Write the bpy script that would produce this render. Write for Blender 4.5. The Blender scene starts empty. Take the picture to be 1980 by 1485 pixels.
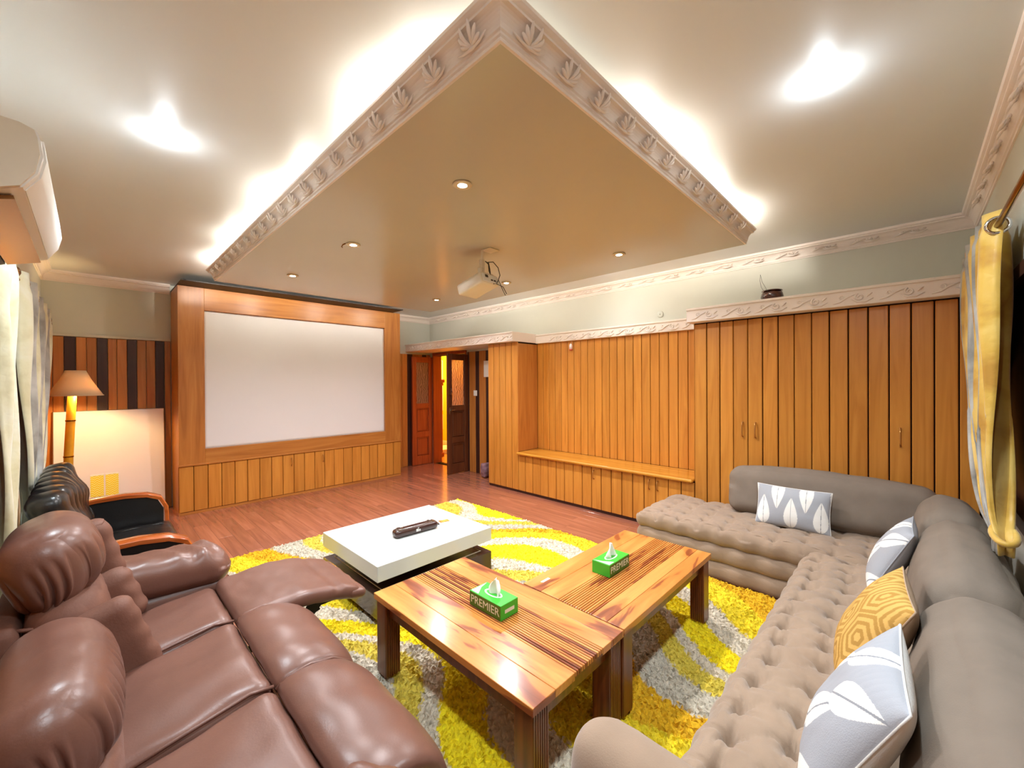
import bpy, bmesh, math, random
import numpy as np
from mathutils import Vector, Matrix
random.seed(7); rng = np.random.default_rng(7)
SC = bpy.context.scene
COL = SC.collection
PI = math.pi

# ------------------------------------------------------------------ camera
F_PX, YAW, PITCH, ROLL, CAM_H = 791.53, 45.8036, 0.2285, 0.3123, 1.5
cam_d = bpy.data.cameras.new('camera'); cam = bpy.data.objects.new('camera', cam_d); COL.objects.link(cam)
cam_d.sensor_width = 36.0; cam_d.lens = F_PX / 1980.0 * 36.0; cam_d.clip_start = 0.02
ya = math.radians(YAW)
fw = Vector((math.sin(ya), math.cos(ya), 0)); rt = Vector((math.cos(ya), -math.sin(ya), 0))
p_ = math.radians(PITCH)
fwd = fw * math.cos(p_) - Vector((0, 0, 1)) * math.sin(p_)
up = fw * math.sin(p_) + Vector((0, 0, 1)) * math.cos(p_)
M = Matrix((rt, up, -fwd)).transposed().to_4x4()
cam.matrix_world = Matrix.Translation((0, 0, CAM_H)) @ M @ Matrix.Rotation(-math.radians(ROLL), 4, 'Z')
SC.camera = cam

# ------------------------------------------------------------------ world, exposure
wd = bpy.data.worlds.new('world'); SC.world = wd; wd.use_nodes = True
wd.node_tree.nodes['Background'].inputs[0].default_value = (0.05, 0.06, 0.09, 1)
wd.node_tree.nodes['Background'].inputs[1].default_value = 0.3
SC.view_settings.view_transform = 'Standard'; SC.view_settings.look = 'None'
SC.view_settings.gamma = 1.0; SC.view_settings.use_curve_mapping = False
SC.view_settings.exposure = 1.85
try:
    SC.cycles.use_denoising = True; SC.cycles.max_bounces = 7; SC.cycles.diffuse_bounces = 4
    SC.cycles.sample_clamp_indirect = 6.0; SC.cycles.caustics_reflective = False; SC.cycles.caustics_refractive = False
except Exception: pass
WARM = (0.98, 0.97, 1.0); COVE = (1.0, 0.94, 0.84); COOL = (0.80, 0.92, 1.0)
P_DOWN, P_COVE, P_LED, P_HALL, P_LAMP = 38.0, 8.5, 30.0, 45.0, 10.0

# room planes (metres; camera stands over x=0, y=0)
W, D, XL, YN, ZC = 4.472, 6.508, -0.36, -0.35, 2.71
XF = 4.047                      # front plane of the built-in cupboards

# ------------------------------------------------------------------ colours and materials
def lin(c):
    return tuple((x / 12.92 if x <= 0.04045 else ((x + 0.055) / 1.055) ** 2.4) for x in c)
def hexc(h):
    return lin(tuple(int(h[i:i + 2], 16) / 255 for i in (0, 2, 4))) + (1.0,)
MATS = {}
def base_mat(name, rough=0.5, spec=0.5):
    m = bpy.data.materials.new(name); m.use_nodes = True
    nt = m.node_tree; b = nt.nodes['Principled BSDF']
    b.inputs['Roughness'].default_value = rough; b.inputs['Specular IOR Level'].default_value = spec
    MATS[name] = m
    return m, nt, b
def N(nt, t, **k):
    n = nt.nodes.new(t)
    for a, v in k.items(): setattr(n, a, v)
    return n
def bump(nt, b, src, strength=0.2, dist=0.01):
    n = N(nt, 'ShaderNodeBump'); n.inputs['Strength'].default_value = strength; n.inputs['Distance'].default_value = dist
    nt.links.new(src, n.inputs['Height']); nt.links.new(n.outputs[0], b.inputs['Normal'])
def plain(name, h, rough=0.5, spec=0.5, metal=0.0, var=0.04, scale=6.0, bmp=0.0, bscale=60.0, coat=0.0):
    m, nt, b = base_mat(name, rough, spec)
    c = hexc(h); tc = N(nt, 'ShaderNodeTexCoord')
    nz = N(nt, 'ShaderNodeTexNoise'); nz.inputs['Scale'].default_value = scale; nz.inputs['Detail'].default_value = 4
    nt.links.new(tc.outputs['Object'], nz.inputs['Vector'])
    r = N(nt, 'ShaderNodeValToRGB')
    r.color_ramp.elements[0].position = 0.3; r.color_ramp.elements[1].position = 0.7
    r.color_ramp.elements[0].color = tuple(x * (1 - var) for x in c[:3]) + (1,)
    r.color_ramp.elements[1].color = tuple(min(1, x * (1 + var)) for x in c[:3]) + (1,)
    nt.links.new(nz.outputs[0], r.inputs[0]); nt.links.new(r.outputs[0], b.inputs['Base Color'])
    b.inputs['Metallic'].default_value = metal
    if coat: b.inputs['Coat Weight'].default_value = coat; b.inputs['Coat Roughness'].default_value = 0.08
    if bmp:
        n2 = N(nt, 'ShaderNodeTexNoise'); n2.inputs['Scale'].default_value = bscale; n2.inputs['Detail'].default_value = 6
        nt.links.new(tc.outputs['Object'], n2.inputs['Vector']); bump(nt, b, n2.outputs[0], bmp)
    return m
def wood(name, dark, mid, light, axis='Z', rough=0.35, vary=0.25, scale=1.0, coat=0.0, warp=1.5, stops=(0.25, 0.5, 0.75)):
    m, nt, b = base_mat(name, rough, 0.5)
    tc = N(nt, 'ShaderNodeTexCoord'); oi = N(nt, 'ShaderNodeObjectInfo')
    ad = N(nt, 'ShaderNodeVectorMath', operation='ADD'); sc = N(nt, 'ShaderNodeVectorMath', operation='SCALE')
    cmb = N(nt, 'ShaderNodeCombineXYZ')
    for i in range(3): nt.links.new(oi.outputs['Random'], cmb.inputs[i])
    nt.links.new(cmb.outputs[0], sc.inputs[0]); sc.inputs['Scale'].default_value = 37.0
    nt.links.new(tc.outputs['Object'], ad.inputs[0]); nt.links.new(sc.outputs[0], ad.inputs[1])
    mp = N(nt, 'ShaderNodeMapping'); s = [14.0, 14.0, 14.0]; s['XYZ'.index(axis)] = 0.9
    mp.inputs['Scale'].default_value = [x * scale for x in s]
    nt.links.new(ad.outputs[0], mp.inputs['Vector'])
    n1 = N(nt, 'ShaderNodeTexNoise'); n1.inputs['Scale'].default_value = 1.0; n1.inputs['Detail'].default_value = 8
    n1.inputs['Distortion'].default_value = warp
    nt.links.new(mp.outputs[0], n1.inputs['Vector'])
    r = N(nt, 'ShaderNodeValToRGB'); e = r.color_ramp.elements
    e[0].position = stops[0]; e[0].color = hexc(dark); e[1].position = stops[2]; e[1].color = hexc(light)
    k = e.new(stops[1]); k.color = hexc(mid)
    nt.links.new(n1.outputs[0], r.inputs[0])
    hs = N(nt, 'ShaderNodeHueSaturation'); mr = N(nt, 'ShaderNodeMapRange')
    mr.inputs['To Min'].default_value = 1 - vary; mr.inputs['To Max'].default_value = 1 + vary * 0.6
    nt.links.new(oi.outputs['Random'], mr.inputs['Value']); nt.links.new(mr.outputs[0], hs.inputs['Value'])
    nt.links.new(r.outputs[0], hs.inputs['Color']); nt.links.new(hs.outputs[0], b.inputs['Base Color'])
    bump(nt, b, n1.outputs[0], 0.08, 0.004)
    if coat: b.inputs['Coat Weight'].default_value = coat; b.inputs['Coat Roughness'].default_value = 0.12
    return m
def vcol(name, rough=0.8, bmp=0.15, bscale=300, sheen=0.0):
    m, nt, b = base_mat(name, rough, 0.3)
    a = N(nt, 'ShaderNodeAttribute'); a.attribute_name = 'print'
    nt.links.new(a.outputs['Color'], b.inputs['Base Color'])
    tc = N(nt, 'ShaderNodeTexCoord'); n2 = N(nt, 'ShaderNodeTexNoise'); n2.inputs['Scale'].default_value = bscale
    nt.links.new(tc.outputs['Object'], n2.inputs['Vector']); bump(nt, b, n2.outputs[0], bmp)
    if sheen: b.inputs['Sheen Weight'].default_value = sheen
    return m
def emit(name, col, st):
    m, nt, b = base_mat(name)
    b.inputs['Base Color'].default_value = (0.8, 0.8, 0.8, 1)
    b.inputs['Emission Color'].default_value = tuple(col) + (1,); b.inputs['Emission Strength'].default_value = st
    return m

M_HONEY = wood('honey_wood_planks', 'b87428', 'ca8636', 'd6943f', 'Z', 0.34, 0.10)
M_HONEYX = wood('honey_wood_boards', 'a05f22', 'b97634', 'c88a44', 'X', 0.34, 0.05)
M_FRAMEZ = wood('frame_wood_upright', '9f5f26', 'b57434', 'c48742', 'Z', 0.35, 0.05)
M_FRAMEX = wood('frame_wood_level', '9f5f26', 'b57434', 'c48742', 'X', 0.35, 0.05)
M_BENCH = wood('bench_wood', 'b57420', 'c98a30', 'd99c40', 'Y', 0.22, 0.05, coat=0.3)
M_DARKP = wood('dark_stained_plank', '2e1712', '3d211a', '4a2a20', 'Z', 0.4, 0.2)
M_LIGHTP = wood('light_stained_plank', 'b06a2c', 'c07c38', 'cc8c46', 'Z', 0.38, 0.2)
M_GAP = plain('shadow_gap_backing', '1e0f06', 0.8, 0.1)
M_DOOR = wood('red_brown_door_wood', '8a3a18', 'a04a22', 'b3582c', 'Z', 0.4, 0.06)
M_DOORD = wood('shaded_door_wood', '4a2412', '5d3019', '6d3c20', 'Z', 0.4, 0.06)  # door wood darkened in colour to give the backlit leaf its shade
M_FLOOR = wood('red_floor_boards', '86503e', '9c6049', 'ad7058', 'Y', 0.2, 0.12, coat=0.35)
M_WALL = plain('sage_wall_paint', 'cfcfc3', 0.55, 0.4, var=0.015, scale=2)
M_CEIL = plain('ceiling_paint', 'dfe2e2', 0.36, 0.5, var=0.01, scale=2)
M_PANEL = plain('tan_gloss_panel', 'c9c4b2', 0.22, 0.5, var=0.02, scale=1.5)
M_PLAST = plain('white_plaster', 'efe4dc', 0.5, 0.4, var=0.02, bmp=0.08, bscale=40)
M_PELMET = plain('dark_pelmet', '2a2422', 0.5, 0.3)
M_SCREEN = plain('projection_cloth', 'e4e4e6', 0.6, 0.3, var=0.015, scale=1.2)
M_HALLW = plain('yellow_hall_paint', 'f2c230', 0.6, 0.3)
M_HALLF = plain('hall_floor', 'c98a3a', 0.3, 0.5)
M_CREAM = plain('cream_plastic', 'e6ddca', 0.35, 0.5)
M_WHITEP = plain('white_plastic', 'eeeeea', 0.3, 0.5, var=0.01)
M_WGLOSS = plain('white_lacquer', 'd0d6d3', 0.12, 0.5, var=0.01, coat=0.5)
M_DBROWN = plain('espresso_lacquer', '3a2420', 0.22, 0.5, var=0.05, coat=0.3)
M_CHROME = plain('chrome', 'c8c8c8', 0.12, 0.5, metal=1.0, var=0.01)
M_BRASS = plain('aged_brass', '9a6a30', 0.25, 0.5, metal=1.0, var=0.05)
M_HANDLE = plain('bronze_pull', 'c08a4a', 0.3, 0.5, metal=0.6)
M_BLACKM = plain('black_steel', '1c1a1a', 0.4, 0.5, metal=0.4)
M_CABLE = plain('black_cable', '2a2420', 0.5, 0.4)
M_POT = plain('glazed_brown_pot', '4a2218', 0.15, 0.6, var=0.3, scale=30, coat=0.5)
M_GREEN = plain('green_carton', '35b030', 0.35, 0.5, var=0.05)
M_GREEND = plain('dark_green_carton', '3f6a1c', 0.4, 0.4, var=0.08, scale=20)
M_PRINT = plain('pale_print_ink', 'd8ddcc', 0.5, 0.3)
M_TISSUE = plain('tissue_paper', 'f5f5f0', 0.9, 0.1)
M_BOARD = plain('whiteboard_skin', 'ece4e6', 0.18, 0.5, var=0.01)
M_YREFL = None
M_SHADE = None
M_BAMBOO = plain('bamboo_pole', 'd8a028', 0.4, 0.4, var=0.12, scale=10)
M_ARMW = wood('cherry_arm_wood', '8c3f16', 'a9521f', 'c06a30', 'X', 0.22, 0.06, coat=0.4)
M_BLEATH = plain('black_leather', '1d1b1a', 0.28, 0.5, var=0.15, scale=9, bmp=0.06, bscale=120)
M_BUTTON = plain('sofa_tuft_button', '6d5a4c', 0.8, 0.2)
M_LEATH = plain('brown_leather', '735044', 0.34, 0.5, var=0.10, scale=5, bmp=0.05, bscale=160)
M_LEATHM = plain('matt_brown_leather_cloth', '765143', 0.6, 0.3, var=0.10, scale=8, bmp=0.1, bscale=140)
M_FABRIC = plain('taupe_velvet', '9a8470', 0.85, 0.2, var=0.07, scale=7, bmp=0.12, bscale=260)
MATS['taupe_velvet'].node_tree.nodes['Principled BSDF'].inputs['Sheen Weight'].default_value = 0.3
M_BACKF = plain('taupe_linen', '82766a', 0.85, 0.2, var=0.06, scale=10, bmp=0.12, bscale=320)
M_PRINTF = vcol('printed_cotton')
M_RUG = vcol('shag_wool', 0.95, 0.6, 140)
M_LED = emit('led_lens', (1.0, 0.98, 0.95), 14.0)
M_DLENS = emit('downlight_lens', (1.0, 0.90, 0.72), 14.0)
M_RIM = plain('downlight_rim', 'd9c8a8', 0.4, 0.5)
M_REDTAG = plain('red_tag_tip', 'd0604c', 0.5, 0.4)
M_PINK = plain('pale_charm', 'f0e2e6', 0.4, 0.4)

def table_wood():
    m, nt, b = base_mat('sheesham_wood', 0.28, 0.5)
    tc = N(nt, 'ShaderNodeTexCoord'); oi = N(nt, 'ShaderNodeObjectInfo')
    ad = N(nt, 'ShaderNodeVectorMath', operation='ADD'); cmb = N(nt, 'ShaderNodeCombineXYZ')
    ml = N(nt, 'ShaderNodeMath', operation='MULTIPLY'); ml.inputs[1].default_value = 23.0
    nt.links.new(oi.outputs['Random'], ml.inputs[0])
    for i in range(3): nt.links.new(ml.outputs[0], cmb.inputs[i])
    nt.links.new(tc.outputs['Object'], ad.inputs[0]); nt.links.new(cmb.outputs[0], ad.inputs[1])
    mp = N(nt, 'ShaderNodeMapping'); mp.inputs['Scale'].default_value = (6.5, 1.3, 6.5); nt.links.new(ad.outputs[0], mp.inputs['Vector'])
    n1 = N(nt, 'ShaderNodeTexNoise'); n1.inputs['Scale'].default_value = 1.0; n1.inputs['Detail'].default_value = 3; n1.inputs['Distortion'].default_value = 1.2
    nt.links.new(mp.outputs[0], n1.inputs['Vector'])
    r = N(nt, 'ShaderNodeValToRGB'); e = r.color_ramp.elements
    e[0].position = 0.36; e[0].color = hexc('7a3a1c'); e[1].position = 0.62; e[1].color = hexc('d8964e')
    for q, c in ((0.425, '98502a'), (0.45, 'c27a38'), (0.53, 'cb8540')): k = e.new(q); k.color = hexc(c)
    nt.links.new(n1.outputs[0], r.inputs[0])
    mp2 = N(nt, 'ShaderNodeMapping'); mp2.inputs['Scale'].default_value = (70, 2.5, 70); nt.links.new(ad.outputs[0], mp2.inputs['Vector'])
    n2 = N(nt, 'ShaderNodeTexNoise'); n2.inputs['Scale'].default_value = 1.0; n2.inputs['Detail'].default_value = 4; n2.inputs['Distortion'].default_value = 0.6
    nt.links.new(mp2.outputs[0], n2.inputs['Vector'])
    mx = N(nt, 'ShaderNodeMixRGB', blend_type='OVERLAY'); mx.inputs[0].default_value = 0.2
    nt.links.new(r.outputs[0], mx.inputs[1]); nt.links.new(n2.outputs[0], mx.inputs[2])
    nt.links.new(mx.outputs[0], b.inputs['Base Color']); bump(nt, b, n2.outputs[0], 0.06, 0.003)
    b.inputs['Coat Weight'].default_value = 0.35; b.inputs['Coat Roughness'].default_value = 0.15
    return m
M_TABLE = table_wood()
M_TLEG = wood('sheesham_dark_wood', '4a2210', '6a3518', '84481f', 'Z', 0.3, 0.1, coat=0.25)

def curtain_mat(name, a, c, d, rough):
    m, nt, b = base_mat(name, rough, 0.4)
    tc = N(nt, 'ShaderNodeTexCoord')
    n1 = N(nt, 'ShaderNodeTexNoise'); n1.inputs['Scale'].default_value = 5; n1.inputs['Detail'].default_value = 6; n1.inputs['Distortion'].default_value = 0.6
    nt.links.new(tc.outputs['Object'], n1.inputs['Vector'])
    r = N(nt, 'ShaderNodeValToRGB'); e = r.color_ramp.elements
    e[0].position = 0.35; e[0].color = hexc(a); e[1].position = 0.68; e[1].color = hexc(d); k = e.new(0.5); k.color = hexc(c)
    nt.links.new(n1.outputs[0], r.inputs[0]); nt.links.new(r.outputs[0], b.inputs['Base Color'])
    v = N(nt, 'ShaderNodeTexVoronoi'); v.inputs['Scale'].default_value = 26; v.feature = 'DISTANCE_TO_EDGE'
    nt.links.new(tc.outputs['Object'], v.inputs['Vector']); bump(nt, b, v.outputs['Distance'], 0.15, 0.01)
    b.inputs['Sheen Weight'].default_value = 0.3
    return m
M_CURTG = curtain_mat('gold_silk', 'b5852e', 'cfa544', 'dcb85e', 0.42)
M_CURTC = curtain_mat('champagne_silk', 'c6bd96', 'd8d2b0', 'dfdcc8', 0.42)
M_CURTS = curtain_mat('silver_brocade', '77756f', '9a9892', 'b8b6b0', 0.35)

def shade_mat():
    m, nt, b = base_mat('lamp_shade_cloth', 0.8, 0.2)
    b.inputs['Base Color'].default_value = hexc('d6bc98')
    tr = N(nt, 'ShaderNodeBsdfTranslucent'); tr.inputs[0].default_value = hexc('d8b890')
    mx = N(nt, 'ShaderNodeMixShader'); mx.inputs[0].default_value = 0.10
    out = nt.nodes['Material Output']
    nt.links.new(b.outputs[0], mx.inputs[1]); nt.links.new(tr.outputs[0], mx.inputs[2]); nt.links.new(mx.outputs[0], out.inputs[0])
    tc = N(nt, 'ShaderNodeTexCoord'); n2 = N(nt, 'ShaderNodeTexNoise'); n2.inputs['Scale'].default_value = 200
    nt.links.new(tc.outputs['Object'], n2.inputs['Vector']); bump(nt, b, n2.outputs[0], 0.1)
    return m
M_SHADE = shade_mat()
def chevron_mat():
    m, nt, b = base_mat('painted_chevron_reflection', 0.4, 0.3)
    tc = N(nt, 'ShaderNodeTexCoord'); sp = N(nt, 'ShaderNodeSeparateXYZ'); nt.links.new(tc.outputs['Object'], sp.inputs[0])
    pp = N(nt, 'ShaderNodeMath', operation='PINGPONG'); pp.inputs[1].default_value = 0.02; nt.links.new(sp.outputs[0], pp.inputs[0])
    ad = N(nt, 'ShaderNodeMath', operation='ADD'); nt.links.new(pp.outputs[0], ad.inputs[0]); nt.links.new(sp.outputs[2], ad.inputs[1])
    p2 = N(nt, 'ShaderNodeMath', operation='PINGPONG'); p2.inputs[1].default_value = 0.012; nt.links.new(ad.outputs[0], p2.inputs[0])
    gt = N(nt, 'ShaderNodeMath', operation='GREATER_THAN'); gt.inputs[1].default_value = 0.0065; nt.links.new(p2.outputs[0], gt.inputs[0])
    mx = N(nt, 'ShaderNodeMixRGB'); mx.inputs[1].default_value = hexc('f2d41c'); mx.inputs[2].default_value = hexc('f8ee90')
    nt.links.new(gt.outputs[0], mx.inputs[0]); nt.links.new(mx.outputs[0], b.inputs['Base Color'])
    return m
M_YREFL = chevron_mat()  # colours of the reflection painted on the whiteboard
def pane_mat():
    m, nt, b = base_mat('etched_door_glass', 0.25, 0.5)
    tc = N(nt, 'ShaderNodeTexCoord'); w = N(nt, 'ShaderNodeTexWave'); w.inputs['Scale'].default_value = 9; w.inputs['Distortion'].default_value = 9
    w.inputs['Detail'].default_value = 2; nt.links.new(tc.outputs['Object'], w.inputs['Vector'])
    r = N(nt, 'ShaderNodeValToRGB'); e = r.color_ramp.elements
    e[0].position = 0.2; e[0].color = hexc('8a6a58'); e[1].position = 0.6; e[1].color = hexc('d8b49c')
    nt.links.new(w.outputs[0], r.inputs[0]); nt.links.new(r.outputs[0], b.inputs['Base Color'])
    b.inputs['Transmission Weight'].default_value = 0.55; b.inputs['Roughness'].default_value = 0.35
    bump(nt, b, w.outputs[0], 0.5, 0.004)
    return m
M_PANE = pane_mat()

# ------------------------------------------------------------------ mesh helpers
class MB:
    def __init__(s): s.v = []; s.f = []
    def add(s, v, f):
        o = len(s.v); s.v += [tuple(map(float, p)) for p in v]; s.f += [tuple(i + o for i in q) for q in f]; return s
    def box(s, x0, x1, y0, y1, z0, z1):
        return s.add([(x, y, z) for z in (z0, z1) for y in (y0, y1) for x in (x0, x1)],
                     [(0, 2, 3, 1), (4, 5, 7, 6), (0, 1, 5, 4), (2, 6, 7, 3), (0, 4, 6, 2), (1, 3, 7, 5)])
    def cbox(s, x0, x1, y0, y1, z0, z1, b=0.003):
        bm = bmesh.new(); bmesh.ops.create_cube(bm, size=1)
        for v in bm.verts: v.co = Vector((x0 if v.co.x < 0 else x1, y0 if v.co.y < 0 else y1, z0 if v.co.z < 0 else z1))
        bmesh.ops.bevel(bm, geom=bm.edges[:], offset=b, segments=1, affect='EDGES', profile=0.5)
        bm.verts.index_update(); s.add([v.co[:] for v in bm.verts], [[v.index for v in f.verts] for f in bm.faces]); bm.free(); return s
    def tube(s, pts, r, n=8, closed=False, cap=True):
        pts = [Vector(p) for p in pts]; k = len(pts); rr = r if hasattr(r, '__len__') else [r] * k
        base = len(s.v); t0 = None; ref = None
        for i, p in enumerate(pts):
            a = pts[(i - 1) % k] if (closed or i > 0) else p; c = pts[(i + 1) % k] if (closed or i < k - 1) else p
            t = (c - a).normalized()
            if ref is None: ref = t.orthogonal().normalized()
            ref = (ref - t * ref.dot(t))
            if ref.length < 1e-6: ref = t.orthogonal()
            ref.normalize(); b = t.cross(ref)
            for j in range(n):
                q = 2 * PI * j / n; s.v.append(tuple(p + (ref * math.cos(q) + b * math.sin(q)) * rr[i]))
        m = k if closed else k - 1
        for i in range(m):
            for j in range(n):
                a = base + i * n + j; b_ = base + i * n + (j + 1) % n; c = base + ((i + 1) % k) * n + (j + 1) % n; d = base + ((i + 1) % k) * n + j
                s.f.append((a, b_, c, d))
        if cap and not closed:
            s.f.append(tuple(base + j for j in range(n))[::-1]); s.f.append(tuple(base + (k - 1) * n + j for j in range(n)))
        return s
    def lathe(s, prof, n=24, c=(0, 0, 0), axis='Z'):
        base = len(s.v)
        for r, z in prof:
            for j in range(n):
                q = 2 * PI * j / n; a, b = r * math.cos(q), r * math.sin(q)
                s.v.append({'Z': (c[0] + a, c[1] + b, c[2] + z), 'X': (c[0] + z, c[1] + a, c[2] + b), 'Y': (c[0] + b, c[1] + z, c[2] + a)}[axis])
        k = len(prof)
        for i in range(k - 1):
            for j in range(n):
                a = base + i * n + j; b = base + i * n + (j + 1) % n
                s.f.append((a, b, b + n, a + n))
        s.f.append(tuple(base + j for j in range(n))[::-1]); s.f.append(tuple(base + (k - 1) * n + j for j in range(n)))
        return s
    def prism(s, poly, axis, a, b):
        n = len(poly); base = len(s.v)
        for t in (a, b):
            for u, w in poly: s.v.append({'X': (t, u, w), 'Y': (u, t, w), 'Z': (u, w, t)}[axis])
        s.f.append(tuple(base + i for i in range(n))); s.f.append(tuple(base + n + i for i in range(n))[::-1])
        for i in range(n): j = (i + 1) % n; s.f.append((base + i, base + n + i, base + n + j, base + j))
        return s
    def mesh(s, name, smooth=False, fix=True):
        me = bpy.data.meshes.new(name); me.from_pydata(s.v, [], s.f)
        if fix:
            bm = bmesh.new(); bm.from_mesh(me); bmesh.ops.recalc_face_normals(bm, faces=bm.faces[:]); bm.to_mesh(me); bm.free()
        if smooth: me.polygons.foreach_set('use_smooth', [True] * len(me.polygons))
        me.update(); return me

def sm_angle(me, ang=40):
    try:
        me.polygons.foreach_set('use_smooth', [True] * len(me.polygons)); me.set_sharp_from_angle(angle=math.radians(ang))
    except Exception: pass
    return me
def tag(o, label=None, cat=None, group=None, kind=None):
    if label: o['label'] = label
    if cat: o['category'] = cat
    if group: o['group'] = group
    if kind: o['kind'] = kind
    return o
def link(name, me, mat=None, parent=None, loc=(0, 0, 0), rot=(0, 0, 0)):
    o = bpy.data.objects.new(name, me); COL.objects.link(o)
    if parent: o.parent = parent
    o.location = loc; o.rotation_euler = rot
    if mat is not None and not me.materials: me.materials.append(mat)
    return o
def obj(name, mb, mat, parent=None, loc=(0, 0, 0), rot=(0, 0, 0), smooth=False, ang=None, label=None):
    me = mb.mesh(name, smooth)
    if ang: sm_angle(me, ang)
    o = link(name, me, mat, parent, loc, rot)
    if label: o['label'] = label
    return o
def thing(name, label, cat, loc=(0, 0, 0), rotz=0.0, group=None):
    o = bpy.data.objects.new(name, None); COL.objects.link(o); o.empty_display_size = 0.1
    o.location = loc; o.rotation_euler = (0, 0, rotz)
    return tag(o, label, cat, group)
def struct(name, mb, mat, label=None, ang=None):
    o = obj(name, mb, mat, ang=ang); return tag(o, label, None, None, 'structure')
CACHE = {}
def cached(key, fn):
    if key not in CACHE: CACHE[key] = fn()
    return CACHE[key]
def plank(parent, sx, sy, sz, loc, mat, name='plank', b=0.004):
    key = ('plank', name, round(sx, 4), round(sy, 4), round(sz, 4), mat.name)
    me = cached(key, lambda: MB().cbox(-sx / 2, sx / 2, -sy / 2, sy / 2, -sz / 2, sz / 2, b).mesh(name))
    return link(name, me, mat, parent, loc)

def surf_cube(n):
    """unit cube surface grid (merged): n=(nx,ny,nz) cells"""
    nx, ny, nz = n; idx = {}; V = []; Fs = []
    def vid(i, j, k):
        t = (i, j, k)
        if t not in idx: idx[t] = len(V); V.append((2 * i / nx - 1, 2 * j / ny - 1, 2 * k / nz - 1))
        return idx[t]
    for k in (0, nz):
        for i in range(nx):
            for j in range(ny):
                q = (vid(i, j, k), vid(i + 1, j, k), vid(i + 1, j + 1, k), vid(i, j + 1, k)); Fs.append(q if k else q[::-1])
    for j in (0, ny):
        for i in range(nx):
            for k in range(nz):
                q = (vid(i, j, k), vid(i + 1, j, k), vid(i + 1, j, k + 1), vid(i, j, k + 1)); Fs.append(q[::-1] if j else q)
    for i in (0, nx):
        for j in range(ny):
            for k in range(nz):
                q = (vid(i, j, k), vid(i, j + 1, k), vid(i, j + 1, k + 1), vid(i, j, k + 1)); Fs.append(q if i else q[::-1])
    return np.array(V), Fs
def rbox(sx, sy, sz, r, n=(20, 20, 10), fn=None, puff=(0, 0, 0)):
    """rounded box, soft cushion; sizes are full lengths, centred"""
    U, Fs = surf_cube(n); h = np.array([sx, sy, sz]) / 2; r = min(r, h.min() * 0.999)
    # denser sampling near the edges
    U = np.sign(U) * (1 - (1 - np.abs(U)) ** 1.35)
    q = U * h; inner = np.clip(q, -(h - r), h - r); d = q - inner; L = np.linalg.norm(d, axis=1, keepdims=True); L[L == 0] = 1
    p = inner + d / L * r
    for a in range(3):
        if puff[a]:
            o = [i for i in range(3) if i != a]
            p[:, a] += np.sign(U[:, a]) * (np.abs(U[:, a]) > 0.3) * puff[a] * (1 - U[:, o[0]] ** 2) * (1 - U[:, o[1]] ** 2)
    if fn is not None: p = fn(p, U)
    m = MB(); m.v = [tuple(x) for x in p]; m.f = list(Fs); return m
def snoise(p, k, seed, octs=3):
    r = np.random.default_rng(seed); out = np.zeros(len(p)); a = 1.0
    for o in range(octs):
        for _ in range(4):
            d = r.normal(size=3); d /= np.linalg.norm(d); out += a * np.sin(p @ d * k * 2 * PI + r.uniform(0, 6.28)) / 4
        k *= 2.1; a *= 0.5
    return out
def add_print(me, cols):
    ca = me.color_attributes.new('print', 'FLOAT_COLOR', 'POINT')
    buf = np.ones((len(me.vertices), 4), dtype=np.float32); buf[:, :3] = cols; ca.data.foreach_set('color', buf.ravel())
def grid_faces(nu, nv):
    return [(i * (nv + 1) + j, (i + 1) * (nv + 1) + j, (i + 1) * (nv + 1) + j + 1, i * (nv + 1) + j + 1) for i in range(nu) for j in range(nv)]
def spot(parent, name, loc, power, col, size=150, blend=0.9, rad=0.05):
    l = bpy.data.lights.new(name, 'SPOT'); l.energy = power; l.color = col; l.spot_size = math.radians(size); l.spot_blend = blend; l.shadow_soft_size = rad
    o = bpy.data.objects.new(name, l); COL.objects.link(o); o.parent = parent; o.location = loc; return o
def point(parent, name, loc, power, col, rad=0.04):
    l = bpy.data.lights.new(name, 'POINT'); l.energy = power; l.color = col; l.shadow_soft_size = rad
    o = bpy.data.objects.new(name, l); COL.objects.link(o); o.parent = parent; o.location = loc; return o

# ================================================================== THE SETTING
T = 0.15
fl = struct('floor', MB().box(XL - T, W + T, YN - T, D + T, -0.12, -0.018), M_GAP, 'red-brown polished wooden floor')
bw, bl = 0.121, 1.2
nx = int(math.ceil((W - XL) / bw)); y_lo, y_hi = YN, D
for i in range(nx):
    x0 = XL + i * bw; x1 = min(x0 + bw, W); off = (i * 0.47) % 1.0 * bl; y = y_lo - off
    while y < y_hi:
        a, b = max(y, y_lo), min(y + bl, y_hi)
        if b - a > 0.01:
            plank(fl, x1 - x0 - 0.0012, b - a - 0.0015, 0.018, ((x0 + x1) / 2, (a + b) / 2, -0.009), M_FLOOR, 'floor_board', 0.0008)
        y += bl
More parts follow.
